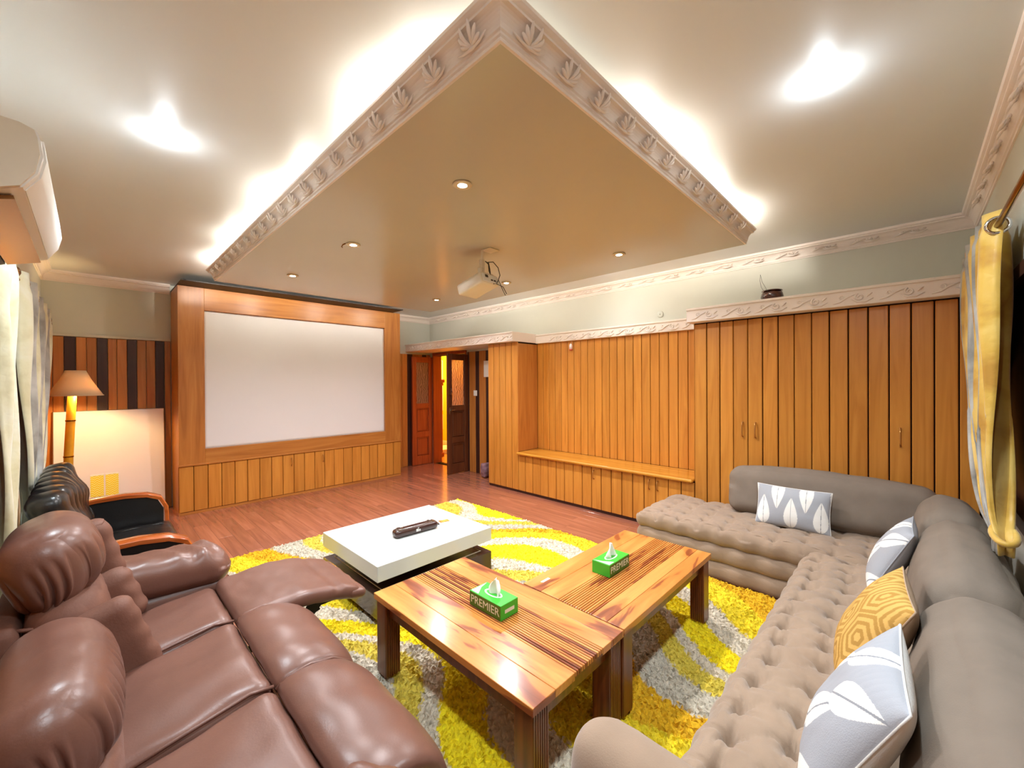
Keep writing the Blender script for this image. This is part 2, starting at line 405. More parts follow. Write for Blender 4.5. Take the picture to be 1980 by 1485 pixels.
# walls
DY0, DY1, DZ = 5.42, 6.40, 2.0          # doorway in the right wall
wr = MB().box(W, W + T, YN - T, DY0, -0.1, 2.8).box(W, W + T, DY1, D + T, -0.1, 2.8).box(W, W + T, DY0, DY1, DZ, 2.8)
wall_right = struct('wall_right', wr, M_WALL)
wall_back = struct('wall_back', MB().box(XL - T, W, D, D + T, -0.1, 2.8), M_WALL)
LY0, LY1, FX0, FX1, WZ0, WZ1 = 2.3, 5.3, 1.2, 3.5, 0.85, 2.0
wl = MB().box(XL - T, XL, YN - T, LY0, -0.1, 2.8).box(XL - T, XL, LY1, D, -0.1, 2.8).box(XL - T, XL, LY0, LY1, -0.1, WZ0).box(XL - T, XL, LY0, LY1, WZ1, 2.8)
wall_left = struct('wall_left', wl, M_WALL)
wf = MB().box(XL, FX0, YN - T, YN, -0.1, 2.8).box(FX1, W, YN - T, YN, -0.1, 2.8).box(FX0, FX1, YN - T, YN, -0.1, WZ0).box(FX0, FX1, YN - T, YN, WZ1, 2.8)
wall_front = struct('wall_front', wf, M_WALL)
ceiling = struct('ceiling', MB().box(XL - T, W + T, YN - T, D + T, ZC, ZC + 0.12), M_CEIL, 'pale grey satin painted ceiling')

# wooden windows with closed dark shutters behind the curtains
def window(name, axis, a0, a1, wallc, inward):
    s = inward
    def bx(m, u0, u1, d0, d1, z0, z1):
        d0, d1 = sorted((wallc + s * d0, wallc + s * d1))
        return m.box(u0, u1, d0, d1, z0, z1) if axis == 'X' else m.box(d0, d1, u0, u1, z0, z1)
    m = MB()
    bx(m, a0, a1, -0.12, 0.012, WZ0, WZ0 + 0.06); bx(m, a0, a1, -0.12, 0.012, WZ1 - 0.06, WZ1)
    bx(m, a0, a0 + 0.06, -0.12, 0.012, WZ0 + 0.06, WZ1 - 0.06); bx(m, a1 - 0.06, a1, -0.12, 0.012, WZ0 + 0.06, WZ1 - 0.06)
    o = struct(name, m, M_DARKP)
    n = 4; w_ = (a1 - a0 - 0.12) / n
    for i in range(n):
        u = a0 + 0.06 + i * w_; q = MB(); bx(q, u + 0.004, u + w_ - 0.004, -0.08, -0.04, WZ0 + 0.06, WZ1 - 0.06)
        obj('shutter', q, M_DARKP, o)
        q = MB(); bx(q, u + 0.09, u + w_ - 0.09, -0.04, -0.025, WZ0 + 0.16, WZ1 - 0.16); obj('shutter_panel', q, M_DARKP, o)
    return o
window('window_1', 'Y', LY0, LY1, XL, 1)
window('window_2', 'X', FX0, FX1, YN, 1)

# dropped centre panel of the ceiling with plaster cornice on its two open sides
PX0, PX1, PY0, PY1, PZ = 0.8925, 3.513, 0.9096, 5.0846, 2.55
obj('dropped_panel', MB().box(PX0, PX1, PY0, PY1, PZ, PZ + 0.025).box(1.5, 2.9, 1.6, 4.4, PZ + 0.025, ZC), M_PANEL, ceiling, label='tan glossy dropped ceiling panel')
cov = [(0, 0), (0.010, 0), (0.012, 0.006), (0.010, 0.012), (0.016, 0.016), (0.016, 0.024), (0.022, 0.028)]
cov += [(0.022 + 0.034 * (1 - math.cos(t)), 0.028 + 0.046 * math.sin(t)) for t in np.linspace(0.15, PI / 2, 7)]
cov += [(0.062, 0.075), (0.062, 0.084), (0.070, 0.087), (0.078, 0.092), (0.080, 0.102), (0, 0.102)]
def sweep(prof, fa, fb):
    """prof [(out,up)]; fa/fb map (out,up)->xyz at both ends"""
    n = len(prof); m = MB(); m.v = [fa(o, u) for o, u in prof] + [fb(o, u) for o, u in prof]
    m.f = [(i, (i + 1) % n, n + (i + 1) % n, n + i) for i in range(n)] + [tuple(range(n)), tuple(range(n, 2 * n))[::-1]]
    return m
pc1 = struct('trim_1', sweep(cov, lambda o, u: (PX0 - o, PY0 - o, PZ + u), lambda o, u: (PX0 - o, PY1, PZ + u)), M_PLAST, 'white plaster cornice with leaf relief on the dropped ceiling panel')
pc2 = struct('trim_2', sweep(cov, lambda o, u: (PX0 - o, PY0 - o, PZ + u), lambda o, u: (PX1, PY0 - o, PZ + u)), M_PLAST, 'white plaster cornice with leaf relief on the dropped ceiling panel')
def leaf_mesh():
    m = MB()
    for a, L in ((-62, 0.040), (-36, 0.052), (-12, 0.062), (14, 0.066), (40, 0.056), (66, 0.042)):
        a = math.radians(a); d = Vector((math.sin(a), 0, math.cos(a)))
        pts = [d * (L * t) + Vector((0.010 * math.sin(t * 2.4) * (1 if a > 0 else -1), -0.011 * math.sin(PI * min(1, t * 0.9 + 0.1)), 0)) for t in (0.0, 0.3, 0.6, 0.85, 1.0)]
        m.tube(pts, [0.0035, 0.0055, 0.0075, 0.0055, 0.002], 6)
    m.tube([(-0.075, 0, 0.004), (-0.045, -0.006, -0.002), (0, -0.008, -0.004), (0.04, -0.006, 0.0), (0.07, 0, 0.012)], [0.002, 0.004, 0.006, 0.004, 0.002], 6)
    return m.mesh('acanthus_leaf', True)
LEAF = leaf_mesh()
tilt = math.radians(42)
y = PY0 + 0.10
while y < PY1 - 0.08:
    link('acanthus_leaf', LEAF, M_PLAST, pc1, (PX0 - 0.027, y, PZ + 0.034), (tilt, 0, -PI / 2)); y += 0.205
x = PX0 + 0.10
while x < PX1 - 0.08:
    link('acanthus_leaf', LEAF, M_PLAST, pc2, (x, PY0 - 0.027, PZ + 0.034), (tilt, 0, 0)); x += 0.205

# crown cornice round the room
crn = [(0, -0.11), (0.008, -0.11), (0.010, -0.100), (0.016, -0.097)] + [(0.016 + 0.045 * (1 - math.cos(t)), -0.097 + 0.065 * math.sin(t)) for t in np.linspace(0.2, PI / 2, 6)] + \
      [(0.066, -0.030), (0.066, -0.022), (0.078, -0.018), (0.082, 0), (0, 0)]
SUX0, SUX1, SUY = 0.6865, 3.4995, 5.9286            # screen unit
trims = []
trims.append(struct('trim_3', sweep(crn, lambda o, u: (XL + o, D - o, ZC + u), lambda o, u: (SUX0 - 0.01, D - o, ZC + u)), M_PLAST))
trims.append(struct('trim_4', sweep(crn, lambda o, u: (SUX1 + 0.01, D - o, ZC + u), lambda o, u: (W - o, D - o, ZC + u)), M_PLAST))
t_r = struct('trim_5', sweep(crn, lambda o, u: (W - o, D - o, ZC + u), lambda o, u: (W - o, YN + o, ZC + u)), M_PLAST, 'white plaster crown cornice along the wardrobe wall')
t_f = struct('trim_6', sweep(crn, lambda o, u: (W - o, YN + o, ZC + u), lambda o, u: (XL + o, YN + o, ZC + u)), M_PLAST)
t_l = struct('trim_7', sweep(crn, lambda o, u: (XL + o, YN + o, ZC + u), lambda o, u: (XL + o, D - o, ZC + u)), M_PLAST)
def scroll_mesh(s=1.0):
    m = MB()
    def spiral(cx, cz, r, turns, a0, sg):
        return [(cx + sg * (r * (1 - 0.75 * t)) * math.cos(a0 + turns * 2 * PI * t), -0.002, cz + (r * (1 - 0.75 * t)) * math.sin(a0 + turns * 2 * PI * t)) for t in np.linspace(0, 1, 14)]
    m.tube([(-0.11 * s, -0.001, -0.03 * s), (-0.07 * s, -0.003, -0.02 * s), (-0.03 * s, -0.004, 0.008 * s), (0.02 * s, -0.004, 0.026 * s)], [0.003, 0.007, 0.007, 0.003], 6)
    m.tube([Vector(p) for p in spiral(0.045 * s, 0.004 * s, 0.028 * s, 1.25, PI * 0.6, 1)], 0.006, 6)
    m.tube([Vector(p) for p in spiral(-0.06 * s, 0.012 * s, 0.022 * s, 1.1, PI * 1.4, 1)], 0.005, 6)
    m.tube([(0.0, -0.002, -0.008 * s), (0.03 * s, -0.004, -0.03 * s), (0.08 * s, -0.003, -0.032 * s), (0.12 * s, -0.001, -0.012 * s)], [0.003, 0.007, 0.007, 0.003], 6)
    m.tube([(0.085 * s, -0.002, 0.0), (0.10 * s, -0.004, 0.016 * s), (0.115 * s, -0.002, 0.026 * s)], [0.003, 0.008, 0.003], 6)
    return m.mesh('scroll', True)
SCROLL = scroll_mesh(1.0); SCROLLS = scroll_mesh(0.8)
y = 0.0
while y < 6.3:
    link('scroll', SCROLLS, M_PLAST, t_r, (W - 0.040, y, ZC - 0.062), (math.radians(-40), 0, -PI / 2)); y += 0.27
x = 0.2
while x < 4.2:
    link('scroll', SCROLLS, M_PLAST, t_f, (x, YN + 0.040, ZC - 0.062), (math.radians(-40), 0, PI)); x += 0.27

# stained plank wainscot on the screen wall (dark and honey boards)
def wplank_back(x0, x1, mat): plank(wall_back, x1 - x0 - 0.003, 0.016, 2.02, ((x0 + x1) / 2, D - 0.008, 1.01), mat)
ed = [-0.36, -0.283, -0.202, -0.112, -0.033, 0.047, 0.135, 0.208, 0.293, 0.378, 0.459, 0.540, 0.625, 0.684]
for i, k in enumerate('LLDLLDLLDLLDL'): wplank_back(ed[i], ed[i + 1], M_DARKP if k == 'D' else M_LIGHTP)
ed = [3.502, 3.60, 3.69, 3.78, 3.87, 3.975, 4.085, 4.19, 4.29, 4.38, 4.47]
for i, k in enumerate('LDLLLDLLDL'): wplank_back(ed[i], ed[i + 1], M_DARKP if k == 'D' else M_LIGHTP)
struct('trim_8', MB().cbox(XL, SUX0 - 0.003, D - 0.035, D, 2.022, 2.05, 0.003), M_WALL)
ed = [5.395, 5.342, 5.181, 5.09, 4.925, 4.86, 4.70, 4.60, 4.43]
for i, k in enumerate('DLDLDLDL'):
    plank(wall_right, 0.016, ed[i] - ed[i + 1] - 0.003, 2.02, (W - 0.008, (ed[i] + ed[i + 1]) / 2, 1.01), M_DARKP if k == 'D' else M_LIGHTP)
obj('board_backing', MB().box(W - 0.003, W, 1.49, 3.84, 0.55, 2.05), M_GAP, wall_right)
# niche back boards
y0n, y1n = 1.492, 3.825
for i in range(22):
    w_ = (y1n - y0n) / 22; plank(wall_right, 0.016, w_ - 0.006, 1.50, (W - 0.008, y0n + (i + 0.5) * w_, 0.555 + 0.75), M_HONEY)
# wainscot on the two window walls
for a, b in ((XL + 0.005, 0.2), (0.2, 1.2), (3.5, 4.04)):
    k = int((b - a) / 0.12) or 1
    for i in range(k): plank(wall_front, (b - a) / k - 0.003, 0.014, 2.02, (a + (i + 0.5) * (b - a) / k, YN + 0.007, 1.01), M_DARKP if i % 3 == 0 else M_LIGHTP)
for a, b in ((5.3, 6.49), (YN + 0.02, 2.3)):
    k = int((b - a) / 0.12)
    for i in range(k): plank(wall_left, 0.014, (b - a) / k - 0.003, 2.02, (XL + 0.007, a + (i + 0.5) * (b - a) / k, 1.01), M_DARKP if i % 3 == 0 else M_LIGHTP)

# doorway casing and the two open leaves
cas = MB().box(W - 0.02, W + T + 0.01, DY1 - 0.03, DY1, 0, DZ).box(W - 0.02, W + T + 0.01, DY0, DY0 + 0.03, 0, DZ).box(W - 0.02, W + T + 0.01, DY0, DY1, DZ, DZ + 0.05)
struct('trim_9', cas, M_DOOR, 'red-brown wooden door casing')
def door_leaf(name, label, loc, mat, handle):
    w_, h_, t_ = 0.43, 1.97, 0.04
    root = bpy.data.objects.new(name, None); COL.objects.link(root); root.location = loc; tag(root, label, None, None, 'structure')
    st = 0.085
    for x in (0, w_ - st): obj('stile', MB().cbox(x, x + st, 0, t_, 0, h_, 0.004), mat, root)
    for z0, z1 in ((0, 0.16), (0.50, 0.60), (1.03, 1.12), (h_ - 0.10, h_)): obj('rail', MB().cbox(st, w_ - st, 0.002, t_ - 0.002, z0, z1, 0.004), mat, root)
    for z0, z1 in ((0.16, 0.50), (0.60, 1.03)):
        p = obj('panel', MB().cbox(st + 0.002, w_ - st - 0.002, 0.014, 0.026, z0, z1, 0.002), mat, root)
        obj('panel_bead', MB().tube([(st + 0.02, 0.008, z0 + 0.02), (w_ - st - 0.02, 0.008, z0 + 0.02), (w_ - st - 0.02, 0.008, z1 - 0.02), (st + 0.02, 0.008, z1 - 0.02)], 0.009, 6, True), mat, p)
    obj('pane', MB().box(st - 0.005, w_ - st + 0.005, 0.016, 0.022, 1.115, h_ - 0.095), M_PANE, root)
    if handle:
        h = obj('lock_plate', MB().cbox(0.025, 0.065, -0.006, 0.0, 0.98, 1.09, 0.002), M_CHROME, root)
        obj('lever', MB().tube([(0.045, -0.004, 1.05), (0.045, -0.04, 1.05), (0.12, -0.042, 1.048)], 0.008, 8), M_CHROME, h)
        obj('hook', MB().tube([(0.04, 0, 1.30), (0.04, -0.03, 1.30), (0.05, -0.035, 1.36), (0.06, 0, 1.40)], 0.01, 8), M_DOORD, root)
    return root
door_leaf('door_1', 'red-brown panelled door leaf with etched glass, folded back against the plank wall', (4.035, DY1 + 0.022, 0.004), M_DOOR, False)
door_leaf('door_2', 'panelled door leaf, its brown darkened as backlit, with lit glass and chrome lock, standing open into the room', (4.035, DY0 - 0.045, 0.004), M_DOORD, True)

# hall beyond the doorway
hx0, hx1, hy0, hy1 = W + T, 6.0, 4.6, 9.6
struct('floor_hall', MB().box(hx0, hx1 + 0.1, hy0 - 0.1, hy1 + 0.1, -0.1, 0.0), M_HALLF)
hw = struct('wall_hall', MB().box(hx1, hx1 + 0.1, hy0, hy1, 0, 2.7), M_HALLW)
struct('wall_hall_far', MB().box(hx0, hx1, hy1, hy1 + 0.1, 0, 2.7), M_HALLW)
struct('wall_hall_near', MB().box(hx0, hx1, hy0 - 0.1, hy0, 0, 2.7), M_HALLW)
struct('wall_hall_side', MB().box(W, hx0, D + T + 0.002, hy1, 0, 2.7), M_HALLW)
struct('ceiling_hall', MB().box(hx0 - 0.15, hx1 + 0.1, hy0, hy1, 2.7, 2.8), M_WALL)
struct('baseboard_hall', MB().cbox(hx1 - 0.02, hx1, hy0, hy1, 0, 0.09, 0.004), M_CREAM)
for y1_, y0_ in ((8.02, 7.2), (9.2, 8.2), (7.0, 6.2)):
    for z0, z1 in ((0.83, 2.04), (0.375, 0.71)):
        obj('panel_mould', MB().tube([(hx1 - 0.006, y0_, z0), (hx1 - 0.006, y1_, z0), (hx1 - 0.006, y1_, z1), (hx1 - 0.006, y0_, z1)], 0.014, 6, True), M_CREAM, hw)
point(None, 'hall_lamp_light', (5.3, 7.4, 2.3), P_HALL, (1.0, 0.72, 0.28), 0.12)
nw = thing('newel_post', 'orange-brown wooden post with moulded cap in the yellow hall', 'post', (4.93, 6.86, 0))
obj('shaft', MB().cbox(-0.05, 0.05, -0.05, 0.05, 0.06, 1.44, 0.006), M_DOOR, nw)
obj('cap', MB().cbox(-0.085, 0.085, -0.085, 0.085, 1.50, 1.57, 0.012).cbox(-0.065, 0.065, -0.065, 0.065, 1.44, 1.50, 0.01), M_DOOR, nw)
obj('plinth', MB().cbox(-0.07, 0.07, -0.07, 0.07, 0, 0.08, 0.006), M_DOOR, nw)
hs = thing('hall_step', 'low cream step on the hall floor beyond the doorway', 'step', (5.35, 7.25, 0))
obj('tread', MB().cbox(-0.25, 0.25, -0.25, 0.25, 0.07, 0.10, 0.006), M_CREAM, hs)
obj('riser', MB().cbox(-0.22, 0.22, -0.22, 0.22, 0.0, 0.07, 0.004), M_CREAM, hs)

# lights hidden behind the cornice of the dropped panel
for lx, ly in ((0.98, 1.55), (0.98, 2.85), (0.98, 3.95), (0.98, 4.75), (2.02, 1.0), (3.2, 1.0), (3.42, 2.2), (3.42, 3.8), (3.3, 5.0), (1.6, 5.0), (2.5, 5.0)):
    point(None, 'cove_light', (lx, ly, PZ + 0.075), P_COVE * (0.45 if ly > 4.9 else 0.6 if lx > 3.4 else 1.0), COVE, 0.03)

# ================================================================== BUILT-IN CUPBOARDS
def pull(parent, loc, axis='X', L=0.10):
    """bronze D-pull standing proud towards -axis"""
    me = cached(('pull', axis, L), lambda: MB().tube([((0, 0, L / 2), (-0.022, 0, L / 2 - 0.006), (-0.028, 0, L / 2 - 0.03), (-0.028, 0, -L / 2 + 0.03), (-0.022, 0, -L / 2 + 0.006), (0, 0, -L / 2))[i] if axis == 'X' else
              ((0, 0, L / 2), (0, -0.022, L / 2 - 0.006), (0, -0.028, L / 2 - 0.03), (0, -0.028, -L / 2 + 0.03), (0, -0.022, -L / 2 + 0.006), (0, 0, -L / 2))[i] for i in range(6)], 0.006, 6).mesh('handle', True))
    return link('handle', me, M_HANDLE, parent, loc)
# wardrobe
ZL0, ZL1 = 2.055, 2.185                             # plaster ledge above the cupboards
YW = 1.489
wa = thing('wardrobe', 'wide honey wood wardrobe with vertical board front behind the taupe sofa', 'wardrobe', (XF, 0, 0))
obj('carcass', MB().box(0.016, W - XF - 0.004, YN + 0.02, YW - 0.002, 0.0, ZL0), M_GAP, wa)
obj('side_panel', MB().box(0.0, W - XF - 0.02, YW - 0.002, YW + 0.001, 0.56, ZL0), M_HONEY, wa)
pw = 0.1150; wp = {}
for i in range(16):
    y1_ = YW - i * pw; y0_ = max(y1_ - pw, YN + 0.02)
    gap = 0.003 if i in (3, 7) else 0.008
    wp[i] = plank(wa, 0.018, y1_ - y0_ - gap, ZL0 - 0.06, (0.009, (y0_ + y1_) / 2, 0.05 + (ZL0 - 0.06) / 2), M_HONEY)
pull(wa, (0, 1.070, 1.07), L=0.13); pull(wa, (0, 0.968, 1.07), L=0.13); pull(wa, (0, 0.05, 1.09), L=0.13)
# bench cupboard
YT = 3.822
bc = thing('bench_cupboard', 'low honey wood cupboard of vertical boards below the bench top', 'cupboard', (XF, 0, 0))
obj('carcass', MB().box(0.016, W - XF - 0.02, YW + 0.002, YT - 0.002, 0.02, 0.525), M_GAP, bc)
obj('plinth', MB().box(0.012, 0.04, YW + 0.002, YT - 0.002, 0.0, 0.036), M_DARKP, bc)
pw = (YT - YW) / 18
for i in range(18):
    plank(bc, 0.018, pw - (0.003 if i in (3, 6, 15) else 0.008), 0.484, (0.007, YT - (i + 0.5) * pw, 0.036 + 0.242), M_HONEY)
pull(bc, (-0.002, 2.62, 0.43)); pull(bc, (-0.002, 1.945, 0.43)); pull(bc, (-0.002, 1.855, 0.43))
bt = MB().cbox(3.992, W - 0.018, YW + 0.004, YT - 0.004, 0.525, 0.557, 0.010)
tag(obj('niche_bench', bt, M_BENCH), 'glossy honey wood bench slab in the panelled niche', 'bench')
# tall cupboard beside the doorway
YT2 = 4.42
tc_ = thing('tall_cupboard', 'narrow tall honey wood cupboard between the niche and the doorway', 'cupboard', (XF, 0, 0))
obj('carcass', MB().box(0.016, W - XF - 0.018, YT + 0.014, YT2 - 0.002, 0.02, ZL0), M_GAP, tc_)
obj('side_panel', MB().cbox(0.0, W - XF - 0.018, YT, YT + 0.014, 0.557, ZL0 - 0.02, 0.002), M_FRAMEZ, tc_)
obj('plinth', MB().box(0.012, 0.04, YT + 0.002, YT2 - 0.002, 0.0, 0.036), M_DARKP, tc_)
pw = (YT2 - YT) / 5
for i in range(5): plank(tc_, 0.018, pw - 0.008, ZL0 - 0.04, (0.007, YT2 - (i + 0.5) * pw, 0.036 + (ZL0 - 0.04) / 2), M_HONEY)
# plaster ledges
def ledge(name, x0, y0, y1, z0, z1, xs, label, sp=0.262, dy=0.12):
    o = struct(name, MB().cbox(x0, W, y0, y1, z0, z1, 0.004).cbox(x0 - 0.012, x0 + 0.01, y0, y1, z1 - 0.022, z1, 0.004), M_PLAST, label)
    y = y0 + dy
    while y < y1 - 0.1:
        link('scroll', SCROLL, M_PLAST, o, (x0, y, (z0 + z1) / 2 - 0.012), (0, 0, -PI / 2)); y += sp
    return o
ledge('trim_10', 3.945, 3.824, D - 0.002, ZL0, ZL1, 0, 'white plaster ledge with scroll relief over the doorway and tall cupboard')
ledge('trim_11', 4.415, 1.52, 3.824, 2.047, 2.172, 0, 'white plaster ledge with scroll relief over the niche')
ledge('trim_12', 3.93, YN + 0.015, 1.517, ZL0, ZL1, 0, 'white plaster ledge with scroll relief over the wardrobe')

# ================================================================== PROJECTION SCREEN UNIT
su = thing('screen_unit', 'large honey wood frame unit holding a white projection screen over low cupboards', 'screen unit', (0, SUY, 0))
ZU, ZCAB = 2.623, 0.5615
ox0, ox1, oz0, oz1 = 0.9308, 3.231, 0.738, 2.364
dp = D - SUY - 0.02
obj('frame_stile', MB().cbox(SUX0, ox0, 0, 0.05, ZCAB + 0.012, ZU, 0.002), M_FRAMEZ, su)
obj('frame_stile', MB().cbox(ox1, SUX1, 0, 0.05, ZCAB + 0.012, ZU, 0.002), M_FRAMEZ, su)
obj('frame_rail', MB().cbox(ox0, ox1, 0.0005, 0.05, oz1, ZU, 0.002), M_FRAMEX, su)
obj('frame_rail', MB().cbox(ox0, ox1, 0.0005, 0.05, ZCAB + 0.012, oz0, 0.002), M_FRAMEX, su)
for x in (SUX0, SUX1 - 0.02): obj('side_panel', MB().box(x, x + 0.02, 0.05, dp, 0.0, ZU), M_FRAMEZ, su)
# screen cloth with soft ripples
nu, nv = 60, 40; g = []
for i in range(nu + 1):
    for j in range(nv + 1):
        u, v = i / nu, j / nv
        rp = 0.004 * math.sin(u * 23) * (0.3 + 0.7 * u) + 0.010 * max(0, 0.25 - v) * math.sin(u * 46 + v * 30) * (u > 0.35) + 0.003 * math.sin(u * 9 + v * 2)
        g.append((ox0 - 0.01 + u * (ox1 - ox0 + 0.02), 0.035 - 0.6 * rp, oz0 - 0.01 + v * (oz1 - oz0 + 0.02)))
m = MB(); m.v = g; m.f = grid_faces(nu, nv)
so = obj('screen', m, M_SCREEN, su, smooth=True, label='white projection cloth'); so.modifiers.new('thick', 'SOLIDIFY').thickness = 0.003
obj('cupboard_carcass', MB().box(SUX0 + 0.02, SUX1 - 0.02, 0.016, dp, 0.02, ZCAB), M_GAP, su)
obj('cupboard_rail', MB().cbox(SUX0 - 0.003, SUX1 + 0.003, -0.014, 0.02, ZCAB - 0.006, ZCAB + 0.014, 0.004), M_FRAMEX, su)
obj('plinth', MB().box(SUX0, SUX1, 0.004, 0.05, 0, 0.032), M_FRAMEX, su)
pw = (SUX1 - SUX0) / 21
for i in range(21): plank(su, pw - 0.005, 0.016, ZCAB - 0.046, (SUX0 + (i + 0.5) * pw, 0.006, 0.036 + (ZCAB - 0.046) / 2), M_HONEY)
pull(su, (1.86, -0.002, 0.455), 'Y'); pull(su, (2.27, -0.002, 0.45), 'Y')
obj('pelmet', MB().box(SUX0 - 0.002, SUX1 - 0.12, -0.30, dp, ZU + 0.002, ZU + 0.014), M_PELMET, su)

# ================================================================== CEILING FITTINGS
def downlight(x, y, label, group=None, clip=False):
    t = thing('downlight', label, 'downlight', (x, y, PZ), 0, group)
    obj('trim_ring', MB().lathe([(0.036, -0.001), (0.050, -0.001), (0.052, -0.005), (0.046, -0.010), (0.037, -0.009)], 24), M_RIM, t, smooth=True)
    obj('lens', MB().lathe([(0.0, -0.010), (0.020, -0.010), (0.034, -0.007), (0.036, -0.0015)], 20), M_DLENS, t, smooth=True)
    if clip: obj('spring_clip', MB().tube([(-0.050, 0.02, -0.002), (-0.066, 0.03, -0.012), (-0.074, 0.035, -0.030), (-0.066, 0.032, -0.034)], 0.004, 6), M_BRASS, t)
    spot(t, 'downlight_beam', (0, 0, -0.02), P_DOWN, WARM, 160, 1.0, 0.04)
DLG = 'downlights in the dropped ceiling panel'
for x, y, w_ in ((1.376, 1.696, 'beside the leaf cornice corner'), (1.369, 4.285, 'between the leaf cornice and the projection screen'), (3.042, 4.276, 'by the doorway corner of the screen'), (3.030, 1.712, 'on the wardrobe side'), (3.046, 3.037, 'just behind the hanging projector')):
    downlight(x, y, 'round recessed downlight in the tan ceiling panel ' + w_, DLG)
downlight(1.387, 3.012, 'round recessed downlight with a loose spring clip hanging beside it', DLG, True)
def ledlight(x, y, label, k=1.0):
    t = thing('ceiling_spotlight', label, 'spotlight', (x, y, ZC), 0, 'spotlights on the outer ceiling')
    obj('housing', MB().lathe([(0.0, -0.001), (0.046, -0.001), (0.046, -0.006), (0.0, -0.006)], 24), M_WHITEP, t)
    obj('lens', MB().lathe([(0.0, -0.026), (0.02, -0.024), (0.040, -0.016), (0.050, -0.005), (0.050, -0.0015)], 24), M_LED, t, smooth=True)
    spot(t, 'spotlight_beam', (0, 0, -0.05), P_LED * k, COOL, 165, 1.0, 0.06)
    point(t, 'spotlight_glow', (0, 0, -0.09), 0.45 * k, COOL, 0.03)
ledlight(0.262, 2.60, 'bright white round spotlight on the pale ceiling near the air conditioner')
ledlight(2.05, 0.252, 'bright white round spotlight on the pale ceiling near the gold curtain')
ledlight(0.26, 0.25, 'added unseen fill spotlight on the pale ceiling over the room corner')  # unseen lamp added as fill for the camera side
ledlight(3.93, 2.45, 'added unseen fill spotlight on the pale ceiling above the niche', 0.14)  # added lamp, out of sight, brightening the wall over the niche

pr = thing('projector', 'cream video projector hung from the dropped ceiling panel on a bracket', 'projector', (2.21, 2.38, PZ))
mt = obj('ceiling_mount', MB().cbox(-0.05, 0.05, -0.05, 0.05, -0.008, -0.001, 0.002).tube([(-0.045, 0.045, -0.005), (-0.045, 0.045, -0.08)], 0.011, 8).cbox(-0.065, -0.030, 0.030, 0.062, -0.15, -0.08, 0.003), M_CREAM, pr)
obj('tilt_bracket', MB().cbox(-0.075, -0.035, 0.025, 0.075, -0.20, -0.14, 0.006).box(-0.10, 0.03, 0.0, 0.012, -0.215, -0.19), M_CREAM, pr)
body = rbox(0.21, 0.27, 0.09, 0.018, (8, 8, 6))
bo = obj('body', body, M_CREAM, pr, (-0.045, 0.10, -0.275), (math.radians(-16), 0, math.radians(6)), ang=50)
obj('rear_panel', MB().cbox(-0.09, 0.09, -0.140, -0.134, -0.035, 0.03, 0.002), M_WHITEP, bo)
for a, b, c, d in ((-0.06, -0.03, 0.0, 0.02), (0.0, 0.02, -0.02, -0.01), (0.035, 0.055, -0.02, -0.01)): obj('port', MB().box(a, b, -0.144, -0.139, c, d), M_CABLE, bo)
obj('lens', MB().lathe([(0.0, 0.155), (0.028, 0.155), (0.032, 0.13)], 16, (0.05, 0, 0.005), 'Y'), M_BLACKM, bo)
obj('cable', MB().tube([(-0.02, 0.02, -0.10), (0.03, 0.0, -0.09), (0.075, -0.01, -0.13), (0.085, -0.02, -0.19), (0.05, -0.03, -0.25), (0.0, -0.035, -0.275)], 0.0035, 6), M_CABLE, pr)
obj('cable', MB().tube([(0.02, -0.04, -0.27), (0.08, -0.06, -0.29), (0.12, -0.06, -0.34), (0.115, -0.05, -0.35), (0.085, -0.05, -0.31), (0.05, -0.04, -0.24)], 0.003, 6), M_CABLE, pr)
obj('cable', MB().tube([(-0.025, 0.03, -0.09), (-0.02, 0.0, -0.12), (-0.015, 0.0, -0.17), (0.0, 0.0, -0.20), (0.01, 0.02, -0.14), (0.005, 0.03, -0.09)], 0.004, 6), M_CABLE, pr)

# ================================================================== SMALL THINGS ON THE WALLS
ph = thing('clay_pot', 'glazed dark brown clay pot standing on the ledge above the wardrobe', 'pot', (4.20, 0.873, ZL1))
obj('bowl', MB().lathe([(0.0, 0), (0.05, 0.0), (0.075, 0.02), (0.088, 0.055), (0.080, 0.09), (0.066, 0.105), (0.06, 0.10), (0.07, 0.085), (0.078, 0.055), (0.06, 0.02), (0, 0.012)], 28), M_POT, ph, smooth=True)
obj('lid', MB().lathe([(0.0, 0.128), (0.02, 0.126), (0.06, 0.117), (0.078, 0.112), (0.080, 0.106), (0.06, 0.104), (0, 0.104)], 28), M_POT, ph, smooth=True)
obj('hanging_wire', MB().tube([(-0.02, 0.06, 0.115), (0.0, 0.085, 0.16), (0.01, 0.096, 0.22), (0.0, 0.090, 0.27), (-0.005, 0.075, 0.20), (-0.01, 0.045, 0.14), (-0.01, 0.04, 0.115)], 0.0014, 5), M_CABLE, ph)
ch = thing('hanging_charm', 'small white and red bottle charm hanging on the niche boards', 'charm', (W - 0.036, 3.222, 1.93))
obj('body', MB().lathe([(0.0, 0.0), (0.020, 0.004), (0.022, 0.05), (0.014, 0.075), (0.0, 0.08)], 14), M_PINK, ch, smooth=True)
obj('red_tip', MB().lathe([(0.0, -0.012), (0.016, -0.012), (0.0215, -0.002), (0.021, 0.006), (0.0, 0.006)], 14), M_REDTAG, ch, smooth=True)
obj('cord', MB().tube([(0, 0, 0.078), (0.012, 0, 0.10), (0.018, 0, 0.112)], 0.002, 5), M_WHITEP, ch)
sw = thing('light_switch', 'white light switch plate on the dark boards beside the door', 'switch', (W - 0.016, 5.178, 1.325))
obj('plate', MB().cbox(-0.010, 0.0, -0.042, 0.042, -0.045, 0.045, 0.003), M_WHITEP, sw)
obj('rocker', MB().cbox(-0.014, -0.010, -0.014, 0.014, -0.022, 0.022, 0.002), M_WHITEP, sw)
